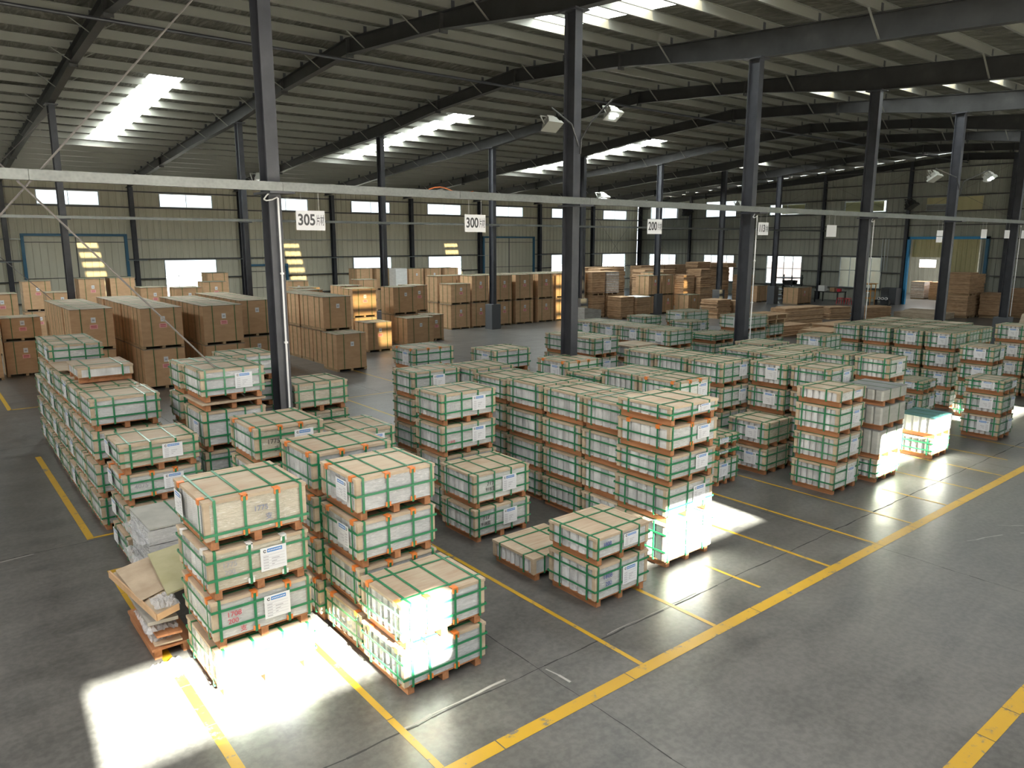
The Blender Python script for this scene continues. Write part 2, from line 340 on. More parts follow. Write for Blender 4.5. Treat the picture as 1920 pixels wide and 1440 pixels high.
# windows
WN = [0]
def window(h, row, axis, fixed, s, panes=2):
    """s: +1 room lies towards smaller coordinate"""
    WN[0] += 1; u0, u1, z0, z1 = h; e = tag(link(bpy.data.objects.new('window_%d' % WN[0], None)), kind='structure')
    def B(a, b, c, d, t0, t1): return ((a, fixed+t0, c), (b, fixed+t1, d)) if axis == 'x' else ((fixed+t0, a, c), (fixed+t1, b, d))
    fr = MB(); t = .05
    for q in (B(u0, u1, z0, z0+t, -.05, .05), B(u0, u1, z1-t, z1, -.05, .05), B(u0, u0+t, z0+t, z1-t, -.05, .05), B(u1-t, u1, z0+t, z1-t, -.05, .05)): fr.box(*q)
    f = add('window_frame', fr, 'frame_alu', parent=e)
    n = 4 if row == 'lower' else 2; mz = z0 + (z1-z0)*.56 if row == 'lower' else None
    for i in range(1, n):
        x = u0 + (u1-u0)*i/n; top = mz if (row == 'lower' and axis == 'x' and i != 2) else z1-t
        if row == 'lower' and axis == 'x' and i == 2: top = mz
        add('mullion', MB().box(*B(x-.018, x+.018, z0+t, top, -.03, .03)), 'frame_alu', parent=e)
    if mz: add('transom', MB().box(*B(u0+t, u1-t, mz-.02, mz+.02, -.034, .034)), 'frame_alu', parent=e)
    zz = [(z0+t, mz-.02), (mz+.02, z1-t)] if mz else [(z0+t, z1-t)]
    for a, b in zz: add('pane', MB().box(*B(u0+t, u1-t, a, b, .006, .012)), 'glass', parent=e)
for h, r in winF: window(h, r, 'x', YF, 1)
for h, r in winN: window(h, r, 'x', YN, -1)
for h, r in winG: window(h, r, 'y', XR+.1, 1)
# yellow translucent sheets behind some high gable openings
for y0, y1, z0, z1 in ((33.3, 35.4, 6.8, 7.55), (27.0, 30.2, 6.8, 7.55)): add('yellow_sheet', MB().box((XR+.2, y0, z0), (XR+.23, y1, z1)), 'door_yellow', parent=wr)
fp = MB()
fp.box((XR+.04, 20.3, 6.68), (XR+.09, 23.9, 7.6)); add('yellow_sheet', fp, 'door_yellow', parent=wr)
add('window_frame', MB().box((XR+.0, 22.45, 6.68), (XR+.04, 23.9, 7.15)), 'frame_alu', parent=wr); add('pane', MB().box((XR-.02, 22.5, 6.72), (XR-.005, 23.85, 7.1)), 'sheet_dark', parent=wr)

# far-wall doors with blue frames
DN = [0]
def blue_door(x0, x1, zt, leaves=2):
    DN[0] += 1; e = tag(link(bpy.data.objects.new('door_%d' % DN[0], None)), kind='structure'); y = YF
    add('door_frame', MB().box((x0-.16, y-.2, 0), (x0, y-.02, zt+.14)), 'blue_paint', parent=e); add('door_frame', MB().box((x1, y-.2, 0), (x1+.16, y-.02, zt+.14)), 'blue_paint', parent=e)
    add('door_head', MB().box((x0, y-.2, zt), (x1, y-.02, zt+.14)), 'blue_paint', parent=e)
    n = int((x1-x0)/.36)
    for j in range(n):
        a = x0 + (x1-x0)*j/n; b = x0 + (x1-x0)*(j+1)/n
        add('door_plank', MB().box((a+.008, y-.07, 0.02), (b-.008, y-.045, zt)), 'wall_sheet', parent=e)
    for z in (.4, zt*.5, zt-.35): add('door_rail', MB().box((x0, y-.095, z-.02), (x1, y-.07, z+.02)), 'girt_steel', parent=e)
    add('door_rail', MB().box(((x0+x1)/2-.03, y-.1, 0), ((x0+x1)/2+.03, y-.07, zt)), 'girt_steel', parent=e)
for a in DOORF: blue_door(a[0], a[1], a[3])

# gable doorway with its frame, leaves and the lean-to seen through it
DN[0] += 1; gd = tag(link(bpy.data.objects.new('door_%d' % DN[0], None)), kind='structure')
for y in (19.6, 24.75): add('door_frame', MB().box((XR-.12, y, 0), (XR+.1, y+.18, 4.9)), 'blue_bright' if y > 20 else 'blue_paint', parent=gd)
add('door_head', MB().box((XR-.12, 19.6, 4.72), (XR+.1, 24.93, 4.9)), 'blue_bright', parent=gd)
def ribbed(axis_x, y0, y1, z0, z1, m, parent, name='door_leaf', pitch=.3):
    mb = MB(); y = y0
    while y < y1-1e-6:
        e = min(y1, y+pitch); w = e-y
        for a, b, da, db in ((0, .5, 0, 0), (.5, .62, 0, .05), (.62, .88, .05, .05), (.88, 1, .05, 0)):
            mb.quad([(axis_x-da, y+a*w, z0), (axis_x-db, y+b*w, z0), (axis_x-db, y+b*w, z1), (axis_x-da, y+a*w, z1)])
        y = e
    return add(name, mb, m, parent=parent)
ribbed(XR+.35, 20.3, 22.4, .05, 4.7, 'door_yellow', gd); ribbed(XR+.3, 22.4, 24.7, 3.45, 4.7, 'door_yellow', gd, 'door_panel'); ribbed(XR+.3, 16.2, 20.2, .05, 4.7, 'wall_gable', gd, 'door_leaf', .4)

an = tag(link(bpy.data.objects.new('trim_annex', None)), kind='structure')
add('annex_roof', MB().box((XR+.2, 12, 5.4), (XR+13.5, 31, 5.5)), 'galvanised', parent=an)
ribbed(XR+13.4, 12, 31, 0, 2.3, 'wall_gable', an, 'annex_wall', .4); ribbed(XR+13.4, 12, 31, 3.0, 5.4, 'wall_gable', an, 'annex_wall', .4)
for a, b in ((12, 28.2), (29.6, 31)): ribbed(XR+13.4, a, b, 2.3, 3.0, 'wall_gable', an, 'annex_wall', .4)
add('skylight_or_fill_panel', MB().box((XR+5, 16, 5.36), (XR+7.5, 29, 5.39)), 'fill_glow', parent=an)  # unseen glowing strip added to brighten the lean-to
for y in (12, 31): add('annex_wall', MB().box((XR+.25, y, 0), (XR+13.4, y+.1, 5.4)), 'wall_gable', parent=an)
# portal frames
def hcol(h, w=.26, d=.4, t=.018):
    mb = MB(); mb.box((-w/2, -d/2, 0), (w/2, -d/2+t, h)); mb.box((-w/2, d/2-t, 0), (w/2, d/2, h)); mb.box((-.008, -d/2+t, 0), (.008, d/2-t, h)); return mb
prof = [(-7.9, 7.65), (4, 8.62), (11.8, 9.10), (16.5, 9.70), (21.5, 10.02), (26.5, 9.72), (31.3, 9.22), (37.5, 8.88), (43.0, 8.45), (50.95, 7.75)]
def rafter_mesh():
    mb = MB()
    for (a, za), (b, zb) in zip(prof, prof[1:]):
        ta, tb = rtop(a), rtop(b)
        def slab(x0, x1, l0, l1, h0, h1):
            n = len(mb.v); mb.v += [(x0, a, l0), (x1, a, l0), (x1, b, l1), (x0, b, l1), (x0, a, h0), (x1, a, h0), (x1, b, h1), (x0, b, h1)]
            mb.f += [(n+3, n+2, n+1, n), (n+4, n+5, n+6, n+7), (n, n+1, n+5, n+4), (n+1, n+2, n+6, n+5), (n+2, n+3, n+7, n+6), (n+3, n, n+4, n+7)]; mb.m += [0]*6
        slab(-.11, .11, za, zb, za+.018, zb+.018); slab(-.11, .11, ta-.018, tb-.018, ta, tb); slab(-.006, .006, za+.018, zb+.018, ta-.018, tb-.018)
    for y in (4, 16.5, 21.5, 26.5, 43.0):
        z = dict(prof)[y]; mb.box((-.12, y-.02, z-.09), (.12, y+.02, rtop(y)))
    return mb.mesh('rafter', ['steel_dark'])
PSP = 1.48; PY = [-7.6 + PSP*i for i in range(40)]
def zbot(y):
    for (a, za), (b, zb) in zip(prof, prof[1:]):
        if a <= y <= b: return za+(zb-za)*(y-a)/(b-a)
    return prof[-1][1]
raf = rafter_mesh(); colm = {}
def brace_mesh(y):
    mb = MB()
    for s in (-1, 1): mb.bar((s*.02, y, zbot(y)+.03), (s*.62, y, rtop(y)+.02), .045, 0, 4, .02)
    return mb.mesh('fly_brace', ['purlin_steel'])
bm = {y: brace_mesh(y) for y in PY[1::2]}
cl = MB()
for y in PY: cl.box((-.05, y-.01, rtop(y)), (.05, y+.03, rtop(y)+.2))
clm = cl.mesh('purlin_cleat', ['steel_paint'])
hm_row = {y: hcol(zbot(y), .2, .32 if y < 20 else .36).mesh('column', ['steel_paint']) for y in ROWS}; hm_end = {y: hcol(7.8, .24, .34).mesh('wall_post', ['steel_paint']) for y in (YN+.25, YF-.35)}
ped = MB().prism([(-.28, -.3), (.28, -.3), (.3, -.28), (.3, .28), (.28, .3), (-.28, .3), (-.3, .28), (-.3, -.28)], 0, 1.3).mesh('column_plinth', ['concrete_block'])
cap = MB().box((-.2, -.26, -.03), (.2, .26, 0)).mesh('cap_plate', ['steel_paint'])
for i, x in enumerate(FX):
    f = tag(empty('portal_frame', (x, 0, 0)), kind='structure')
    link(bpy.data.objects.new('rafter', raf), f)
    tag(link(bpy.data.objects.new('purlin_cleat', clm), f), kind='stuff')
    for y in PY[1::2]:
        if abs(y-ROWS[0]) > .3 and abs(y-ROWS[1]) > .3 and x < XR-1: link(bpy.data.objects.new('fly_brace', bm[y]), f)
    if x < XR - 1:
        for y in ROWS:
            c = link(bpy.data.objects.new('column', hm_row[y]), f, (0, y, 0)); link(bpy.data.objects.new('column_plinth', ped), c); link(bpy.data.objects.new('cap_plate', cap), c, (0, 0, zbot(y)-.002))
    for y in hm_end: link(bpy.data.objects.new('wall_post', hm_end[y]), f, (FW[i]-x, y, 0))
    if x > XR - 1:
        for y in GY[1:9]: add('wall_post', hcol(rtop(y)-.02, .22, .22), 'steel_paint', parent=f, loc=(-.02, y, 0), rz=math.pi/2)

# roof: foil-faced deck, purlins, skylights and added glowing fill panels
SKY = [(7.35, 8.45, 28.7, 40.6), (20.0, 21.12, 28.7, 40.4), (33.45, 34.7, 28.7, 40.4), (46.9, 47.7, 30.0, 33.0), (13.75, 15.0, 5.0, 16.3), (27.9, 29.2, 5.0, 16.3), (41.0, 42.2, 5.0, 16.3), (-6.2, -5.0, 28.7, 40.4), ]
FILL_PANELS = [(X0+BAY*(k+.5)-.65, X0+BAY*(k+.5)+.65, -6.0, 7.5 if k > -2 else 20.0) for k in (-3, -2, -1, 0)]; SKY += FILL_PANELS  # glowing panels added out of view to brighten the left side
rnd = random.Random(3); xs = sorted(set([XL-.4, XR+.4] + [XL + .235*i for i in range(int((XR-XL)/.235)+1)] + [v for s in SKY for v in s[:2]]))
xs = [x for i, x in enumerate(xs) if i == 0 or x - xs[i-1] > .04 or any(abs(x-s[k]) < 1e-6 for s in SKY for k in (0, 1))]
ys = sorted(set([YN-.5, YF+.5, RIDGE] + PY + [(a+b)/2 for a, b in zip(PY, PY[1:])] + [v for s in SKY for v in s[2:]])); mb = MB(); idx = {}
for i, x in enumerate(xs):
    for j, y in enumerate(ys):
        onp = min(abs(y-p) for p in PY) < .1 or any(q[0]-.3 < x < q[1]+.3 and q[2]-.8 < y < q[3]+.8 for q in SKY)
        idx[i, j] = len(mb.v); mb.v.append((x, y, deck(y) + (0 if onp else rnd.uniform(-.055, .012))))
for i in range(len(xs)-1):
    xm = (xs[i]+xs[i+1])/2
    for j in range(len(ys)-1):
        ym = (ys[j]+ys[j+1])/2
        if any(s[0] < xm < s[1] and s[2] < ym < s[3] for s in SKY): continue
        mb.f.append((idx[i, j], idx[i, j+1], idx[i+1, j+1], idx[i+1, j])); mb.m.append(0)
ceil = struct('ceiling', mb, 'roof_foil')
add('roof_cover', MB().quad([(XL-.5, YN-.6, deck(YN)+.1), (XL-.5, RIDGE, deck(RIDGE)+.1), (XL-.49, RIDGE, deck(RIDGE)+.1), (XL-.49, YN-.6, deck(YN)+.1)]), 'galvanised', parent=ceil)
pm = MB().prism([(-.03, .0), (.035, 0), (.035, .015), (.003, .015), (.003, .235), (.035, .235), (.035, .25), (-.03, .25), (-.03, .235), (-.003, .235), (-.003, .015), (-.03, .015)], XL, XR, axis='x').mesh('purlin', ['purlin_steel'])
for y in PY: link(bpy.data.objects.new('purlin', pm), ceil, (0, y, rtop(y)))
tie = MB().bar((XL, 0, .1), (XR, 0, .1), .09, 0, 8).mesh('ridge_strut', ['steel_paint'])
for y in (RIDGE+.0,): link(bpy.data.objects.new('ridge_strut', tie), ceil, (0, y, 9.75))
for s in SKY: add('skylight_or_fill_panel', MB().quad([(s[0]-.1, s[2]-.15, deck(s[2]-.15)+.012), (s[1]+.1, s[2]-.15, deck(s[2]-.15)+.012), (s[1]+.1, s[3]+.15, deck(s[3]+.15)+.012), (s[0]-.1, s[3]+.15, deck(s[3]+.15)+.012)]), 'fill_glow' if s in FILL_PANELS else ('skylight' if s[3] > 20 else 'skylight_near'), parent=ceil)

# cross bracing rods
def rods(y, x0, x1, z0=.6, z1=9.0, r=.028):
    e = tag(empty('cross_brace', (0, 0, 0)), kind='structure')
    add('rod', MB().bar((x0, y, z1), (x1, y, z0), r, 0, 6), 'rod', parent=e); add('rod', MB().bar((x0, y+.05, z0), (x1, y+.05, z1), r, 0, 6), 'rod', parent=e)
    add('turnbuckle', MB().bar((4.06, y, 2.30), (4.2, y, 2.16), .055, 0, 6), 'rod', parent=e) if y < 20 else None
rods(11.8, FX[2], FX[3], 1.35, 9.05); rods(31.3, FX[2], FX[3], 1.8, 9.0)
rods(YF-.4, FX[10], FX[11], .6, 7.6, .02); rods(YF-.4, FX[2], FX[3], .6, 7.6, .02)
e = tag(empty('cross_brace', (0, 0, 0)), kind='structure')
for k in (0, 2, 3, 4):
    a, b = GY[k], GY[k+1]
    for p, q in (((XR-.1, a, 6.2 if k else 1), (XR-.1, b, rtop(b)-.6)), ((XR-.13, a, rtop(a)-.6), (XR-.13, b, 6.2 if k else 1))): add('rod', MB().bar(p, q, .022, 0, 5), 'rod', parent=e)

# galvanised cable trays along the column rows
def tray(y, z, h, w, label):
    t = empty('cable_tray', (0, y, z), label=label, cat='cable tray')
    x = XL
    while x < XR-.5:
        L = min(3.29, XR-.3-x); add('tray_section', MB().prism([(-w/2, 0), (w/2, 0), (w/2, h), (w/2-.004, h), (w/2-.004, .004), (-w/2+.004, .004), (-w/2+.004, h), (-w/2, h)], x, x+L-.006, axis='x').box((x, -w/2, h), (x+L-.006, w/2, h+.003)), 'galvanised', parent=t); x += L
    for fx in FX[:-1]: add('tray_bracket', MB().box((fx-.2, -w/2, -.035), (fx+.2, .62 if y < 20 else .35, -.002)), 'steel_paint', parent=t)
    return t
tray(11.38, 5.27, .13, .12, 'long galvanised cable tray along the near row of columns')
tray(31.0, 5.33, .1, .1, 'long galvanised cable tray along the far row of columns')

# ------------------------------------------------------------------ crates
def fz(z): return round(z, 2)
def c_pack(L, w, h):
    c = .034; return cached(('pack', fz(L), round(w, 3), fz(h)), lambda: MB().prism([(0, c*1.3), (c*.25, c*.5), (c*.8, 0), (L-c*.8, 0), (L-c*.25, c*.5), (L, c*1.3), (L, w-c*1.3), (L-c*.25, w-c*.5), (L-c*.8, w), (c*.8, w), (c*.25, w-c*.5), (0, w-c*1.3)], 0, h).mesh('pack', ['pack_paper']))
def c_box(kind, m, sx, sy, sz):
    return cached((kind, m, round(sx, 3), round(sy, 3), round(sz, 3)), lambda: MB().box((0, 0, 0), (sx, sy, sz)).mesh(kind, [m]))
def c_lid(sx, sy):
    def f():
        mb = MB().box((.03, .03, 0), (sx-.03, sy-.03, .012), 0)
        for a, b in (((-.004, -.004), (sx+.004, .045)), ((-.004, sy-.045), (sx+.004, sy+.004)), ((-.004, .045), (.045, sy-.045)), ((sx-.045, .045), (sx+.004, sy-.045))): mb.box((a[0], a[1], -.018), (b[0], b[1], .0145), 1)
        return mb.mesh('lid', ['plywood', 'kraft'])
    return cached(('lid', fz(sx), fz(sy)), f)
def c_label(side, w=.23, h=.20):
    def f():
        mb = MB()
        def q(x0, z0, x1, z1, d, mi):
            if side == 'front': mb.box((x0, -d, z0), (x1, -d+.0015, z1), mi)
            else: mb.box((-d, x0, z0), (-d+.0015, x1, z1), mi)
        q(0, 0, w, h, .003, 0); q(w*.26, h*.78, w*.84, h*.93, .0042, 1)
        lx = w*.17; 
        for k in range(8):
            t = math.pi*(.25+k*1.5/7); q(lx+math.cos(t)*.013-.004, h*.85+math.sin(t)*.013-.004, lx+math.cos(t)*.013+.004, h*.85+math.sin(t)*.013+.004, .0042, 2)
        for k in range(9): q(w*(.29+.06*k), h*.825, w*(.325+.06*k), h*.885, .0052, 0)
        for k in range(5):
            z = h*(.66-.125*k); q(w*.08, z, w*.92, z+.0022, .0042, 3); q(w*.1, z-h*.075, w*(.3), z-h*.04, .0042, 3); q(w*.42, z-h*.075, w*(.42+.1*((k*7) % 4)), z-h*.04, .0042, 3)
        return mb.mesh('label_sheet', ['paper', 'blue_ink', 'black_ink', 'ink_light'])
    return cached(('label', side, fz(w), fz(h)), f)
TXT = {}
def text_mesh(s, size, m, bold=0.0):
    key = (s, size, m)
    if key in TXT: return TXT[key]
    c = bpy.data.curves.new('t', 'FONT'); c.body = s; c.size = size; c.extrude = .0006; c.offset = bold; c.space_line = .85
    o = bpy.data.objects.new('t', c); COL.objects.link(o); bpy.context.view_layer.update()
    me = bpy.data.meshes.new_from_object(o.evaluated_get(bpy.context.evaluated_depsgraph_get())); bpy.data.objects.remove(o); me.materials.clear(); me.materials.append(M[m]); TXT[key] = me; return me
def write(parent, s, size, m, x, z, side='front', slant=0.0, y=-.006, bold=.0006, name='handwriting'):
    o = link(bpy.data.objects.new(name, text_mesh(s, size, m, bold)), parent)
    if side == 'front': o.matrix_local = Matrix.Translation((x, y, z)) @ Matrix.Rotation(slant, 4, 'Y') @ Matrix.Rotation(math.pi/2, 4, 'X')
    else: o.matrix_local = Matrix.Translation((y, x, z)) @ Matrix.Rotation(-math.pi/2, 4, 'Z') @ Matrix.Rotation(math.pi/2, 4, 'X')
    return o
NC = [0]
def crate(x, y, z, sx, sy, h, label, group, face='board_grey', lod=0, vx=(.07, .36, .66, .93), vy=(.13, .80), bands=(.27, .74), lab=('front',), clips=0, n=6, rz=0.0, side='packs', txt=None, sw=.026, labx=.52, skid='y'):
    NC[0] += 1; bh = .09
    o = empty('crate', (x, y, z), rz, label=label, cat='crate', group=group)
    for u in (.09, sx/2, sx-.09):
        add('bearer', c_box('bearer', 'pine', .075, sy-.04, bh), None, parent=o, loc=(u-.0375, .02, 0)) if skid == 'y' else add('bearer', c_box('bearer', 'pine', sx-.04, .075, bh), None, parent=o, loc=(.02, u/sx*sy-.0375, 0))
    add('base_board', c_box('base_board', 'pine', sx-.02, sy-.02, .012), None, parent=o, loc=(.01, .01, bh))
    z0 = bh+.012; zt = h-.012; H = zt-z0
    if side == 'packs':
        w = (sy-.10)/n
        for k in range(n): add('pack', c_pack(sx-.03, w-.007, H), None, parent=o, loc=(.015, .05+w*k, z0))
    else: add('load', c_box('load', side, sx-.05, sy-.06, H), None, parent=o, loc=(.025, .03, z0))
    for v in (.012, sy-.022): add('face_board', c_box('face_board', face, sx-.10, .01, H-.01), None, parent=o, loc=(.05, v, z0+.003))
    for cx, cy_ in ((.004, .004), (sx-.058, .004), (.004, sy-.058), (sx-.058, sy-.058)): add('corner_post', c_box('corner_post', 'kraft', .054, .054, H), None, parent=o, loc=(cx, cy_, z0))
    add('lid', c_lid(sx, sy), None, parent=o, loc=(0, 0, zt-.002))
    t = .0035; zb = bh-.002; zz = h+.004
    m = 'strap_green'
    key = ('strap', fz(sx), fz(sy), fz(h), sw)
    for u in vx:
        if lod > 1 and u not in (vx[0], vx[-1]): continue
        add('strap', cached(key+('x',), lambda: MB().ring(((-.006, zb), (sy+.006, zz)), t, 'x', -sw/2, sw/2).mesh('strap', [m])), None, parent=o, loc=(u*sx, 0, 0))
    for u in vy: add('strap', cached(key+('y',), lambda: MB().ring(((-.0075, zb-.001), (sx+.0075, zz+.001)), t, 'y', -sw/2, sw/2).mesh('strap', [m])), None, parent=o, loc=(0, u*sy, 0))
    for u in bands: add('strap', cached(key+('z',), lambda: MB().ring(((-.010, -.010), (sx+.010, sy+.010)), t, 'z', -sw/2, sw/2).mesh('strap', [m])), None, parent=o, loc=(0, 0, z0+u*H))
    if clips:
        def clipm(cm): return cached(('clip', cm), lambda: MB().box((-.032, -.0165, -.055), (-.015, -.006, .0)).box((.015, -.0165, -.055), (.032, -.006, .0)).box((-.032, -.0165, 0), (.032, .06, .006)).box((-.032, -.0165, -.012), (.032, -.012, 0)).mesh('strap_clip', [cm]))
        cm = 'clip_orange' if clips != 2 else 'clip_white'
        for i, u in enumerate(vx[1:3] if clips != 3 else vx): add('strap_clip', clipm(cm), None, parent=o, loc=(u*sx, 0, h+.006))
        for u in vx[1:-1]: add('strap_clip', cached(('clipb', cm), lambda: MB().box((-.032, -.0165, .0), (-.015, -.006, .05)).box((.015, -.0165, 0), (.032, -.006, .05)).mesh('strap_clip', [cm])), None, parent=o, loc=(u*sx, 0, bh+.01))
        for u in vy: add('strap_clip', cached(('clipl', cm), lambda: MB().box((-.0165, -.032, -.05), (-.006, .032, 0)).box((-.0165, -.032, 0), (.05, .032, .006)).mesh('strap_clip', [cm])), None, parent=o, loc=(0, u*sy, h+.006))
    lh = min(.25, H*.64)
    if 'front' in lab: add('label_sheet', c_label('front', .27, lh), None, parent=o, loc=(sx*labx, -.011, z0+H*.20))
    if 'left' in lab: add('label_sheet', c_label('left', .27, lh), None, parent=o, loc=(-.011, sy*.22, z0+H*.2))
    if 'leftf' in lab: add('label_sheet', c_label('left', .27, lh), None, parent=o, loc=(-.018, sy*.66, z0+H*.18))
    if txt:
        for (s, size, m2, fx, zf, sd) in txt: write(o, s, size, m2, fx*(sx if sd == 'front' else sy), z0+H*zf, sd, y=-.0125)
    return o
LEVEL = {1: ['only'], 2: ['bottom', 'top'], 3: ['bottom', 'middle', 'top'], 4: ['bottom', 'second', 'third', 'top'], 5: ['bottom', 'second', 'third', 'fourth', 'top'], 6: ['bottom', 'second', 'third', 'fourth', 'fifth', 'top']}
def stack(desc, x, y, sx, sy, hs, group, jit=.012, rz=0.0, per=None, **kw):
    z = 0; r = random.Random(int(x*97+y*131)); out = []
    for i, h in enumerate(hs):
        k = dict(kw); 
        if per and i in per: k.update(per[i])
        look = k.pop('look', 'green-strapped')
        lv = LEVEL[len(hs)][i]; lab = ('%s %s crate of %s' % (lv, look, desc)) if lv != 'only' else '%s crate, %s' % (look, desc)
        if r.random() < .5 and 'bands' not in k: k['bands'] = r.choice(((.27, .74), (.3, .78), (.24, .70)))
        dx, dy = (r.uniform(-jit, jit), r.uniform(-jit, jit)); dx += k.pop('dx', 0); dy += k.pop('dy', 0)
        out.append(crate(x+dx, y+dy, z, sx, sy, h, lab, group, rz=rz+r.uniform(-.006, .006), **k)); z += h + .0135
    return out
H4 = (.51, .51, .51, .51)
gl = 'crates in the left storage block'; gm = 'crates in the middle storage block'; gr = 'crates in the right storage block'
stack('the four-high stack nearest the camera', 1.95, 7.1, 1.03, 1.0, (.5, .51, .51, .5), gl, face='film_beige', jit=.008, sw=.027, per={
    3: dict(look='film-wrapped beige-fronted', bands=(.16,), clips=1, lab=('leftf',), txt=[('1775', .075, 'pen_faint', .46, .55, 'front'), ('支', .075, 'pen_faint', .57, .28, 'front')], vx=(.1, .38, .7, .94)),
    2: dict(look='beige-fronted', clips=2, lab=('front',), labx=.50, txt=[('1775', .075, 'grey_ink', .13, .56, 'front'), ('200', .07, 'grey_ink', .15, .37, 'front'), ('支', .07, 'ink_light', .22, .24, 'front')], vx=(.07, .40, .74, .95)),
    1: dict(look='grey-fronted', face='board_grey', clips=1, lab=('front',), labx=.50, txt=[('1708', .075, 'pen_red', .13, .56, 'front'), ('200', .07, 'pen_red', .14, .38, 'front'), ('支', .07, 'pen_red', .25, .10, 'front')], vx=(.07, .41, .75, .96)),
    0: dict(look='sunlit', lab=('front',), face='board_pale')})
stack('the low two-high stack beside the front stack', 3.41, 5.95, 1.02, .86, (.485, .49), gl, face='film_grey', jit=.006, clips=1, lab=(), per={1: dict(look='half-sunlit'), 0: dict(look='sunlit')}, vx=(.1, .3, .62, .93))
stack('the clip-cornered stack right of the front stack', 3.44, 6.88, .98, .88, (.5, .51, .52, .47), gl, face='film_grey', clips=1, lab=('left',), per={3: dict(bands=(.5,), look='film-wrapped grey-fronted', txt=[('25', .11, 'pen_black', .42, .28, 'left')]), 2: dict(look='grey-fronted', txt=[('25', .10, 'pen_black', .4, .25, 'left')]), 1: dict(lab=()), 0: dict(lab=())}, vx=(.08, .38, .70, .95))
stack('the second stack behind the low two-high stack', 3.42, 7.9, 1.04, .92, H4, gl, face='film_grey', clips=1, lab=('front',))
stack('the glossy stack left of the near column foot', 3.33, 9.5, .96, .98, H4, gl, face='film_beige', per={3: dict(look='film-wrapped beige-fronted', clips=1, labx=.56, txt=[('1775', .09, 'pen_black', .16, .48, 'front'), ('支', .08, 'pen_black', .26, .22, 'front')]), 2: dict(look='film-wrapped')})
stack('the six-layer stack with a thin pallet near the left column', 3.3, 11.6, .98, .96, (.39, .38, .5, .62, .13, .49), gl, face='film_grey', lab=('left',), per={4: dict(look='thin foil-edged', bands=(), vx=(), vy=(), lab=()), 5: dict(look='film-wrapped', lab=('front',))})
stack('the low stack in the next row behind the left column', 4.3, 13.4, .85, .9, (.5, .5, .48, .48, .48), gl, face='film_grey', lod=1, lab=('left',))
stack('the dark stack behind the thin-pallet stack', 3.28, 12.68, .92, .62, (.5, .5, .5, .5, .5), gl, face='film_grey', lod=1, lab=())
stack('the low three-high stack in front of the left column', 4.98, 10.42, .97, 1.0, (.51, .51, .51), gl, face='film_beige', lab=('front',))
stack('the beige stack right of the left column foot', 5.0, 12.13, .99, .85, H4, gl, face='film_beige', lab=())
# long row at the far left
stack('the front stack of the long left row', 1.98, 12.75, 1.0, .98, (.52, .53, .53, .5), gl, face='film_grey', lab=(), per={3: dict(look='silver-wrapped')}, vx=(.08, .32, .78, .94))
ords = ['second', 'third', 'fourth', 'fifth', 'sixth', 'last']
for i, (yy, hs) in enumerate(((13.8, (.52, .53, .53, .5)), (14.86, (.52, .52, .52, .5)), (15.9, (.5, .52, .5, .5)), (16.98, (.5, .5, .5, .5, .44)), (18.04, (.5, .5, .5, .5, .44)), (19.1, (.5, .5, .5)))):
    stack('the %s stack back in the long left row' % ords[i], 1.98+.02*i, yy, .95, .96, hs, gl, face='film_grey', lod=1, lab=('left',) if i % 2 else ())
stack('the short stack at the corner of the yellow line', 2.0, 10.98, 1.04, .95, (.43, .44, .44, .42), gl, face='film_beige', lab=('front', 'leftf'), per={3: dict(look='green-taped beige', vx=(.13, .38, .70, .93)), 2: dict(look='grey-fronted', face='board_grey', clips=1, labx=.5, txt=[('4075', .09, 'grey_ink', .13, .42, 'front'), ('1775.200支', .05, 'pen_blue', .52, .66, 'front')])})
crate(2.08, 14.25, 2.137, .86, 1.05, .27, 'thin strapped crate lying on top of the long left row', gl, face='pack_paper', bands=(), vx=(.2, .8), vy=(.3,), lab=(), skid='x')
# middle block
stack('the two-high stack at the end of the empty aisle', 6.27, 8.66, 1.08, .9, (.52, .53), gm, face='board_grey', lab=('front',), labx=.5, per={1: dict(look='pale beige-fronted', face='board_pale', txt=[('717', .09, 'pen_black', .22, .56, 'front'), ('918支', .075, 'pen_black', .2, .36, 'front')]), 0: dict(look='grey-fronted', face='board_grey', txt=[('717', .09, 'pen_black', .13, .6, 'front'), ('918支', .075, 'pen_black', .1, .38, 'front')])})
stack('the four-high stack behind the empty aisle end', 6.47, 9.82, 1.1, .8, H4, gm, face='board_grey', lab=('front',), labx=.55, per={3: dict(txt=[('717', .08, 'ink_light', .13, .42, 'front'), ('918支', .07, 'ink_light', .12, .24, 'front')]), 2: dict(txt=[('918支', .06, 'pen_red', .1, .3, 'front')])})
stack('the stack beyond the empty aisle, back left', 7.2, 11.9, 1.08, .72, H4, gm, face='board_grey', lab=('front',), labx=.42, n=5)
stack('the narrow stack tucked behind the middle rows', 8.36, 12.5, .72, .72, (.51, .5, .5, .35), gm, lab=(), lod=1)
stack('the lone stack by the open floor, left of centre', 8.87, 14.6, 1.1, .93, H4, gm, face='film_grey', lab=('left',), clips=1)
stack('the lone stack by the open floor, near the centre', 10.15, 13.2, 1.05, .9, H4, gm, face='film_grey', lab=('left',))
crate(6.1, 7.1, 0, .98, .9, .33, 'thin flat crate lying alone on the floor behind the small stack', gm, face='pack_paper', bands=(), vx=(.2, .75), vy=(.22, .8), lab=(), n=8)
stack('the small two-high stack on the open floor', 6.2, 6.05, .98, .86, (.54, .37), gm, face='board_grey', lab=('front',), labx=.50, n=5, jit=.004, per={1: dict(look='shallow', bands=(.5,), vx=(.04, .46, .80), txt=[('1808', .075, 'pen_blue', .12, .55, 'front')]), 0: dict(look='deep', vx=(.05, .46, .80), txt=[('1808', .085, 'pen_blue', .13, .62, 'front'), ('200', .075, 'pen_blue', .18, .38, 'front')])}, vy=(.16, .74))
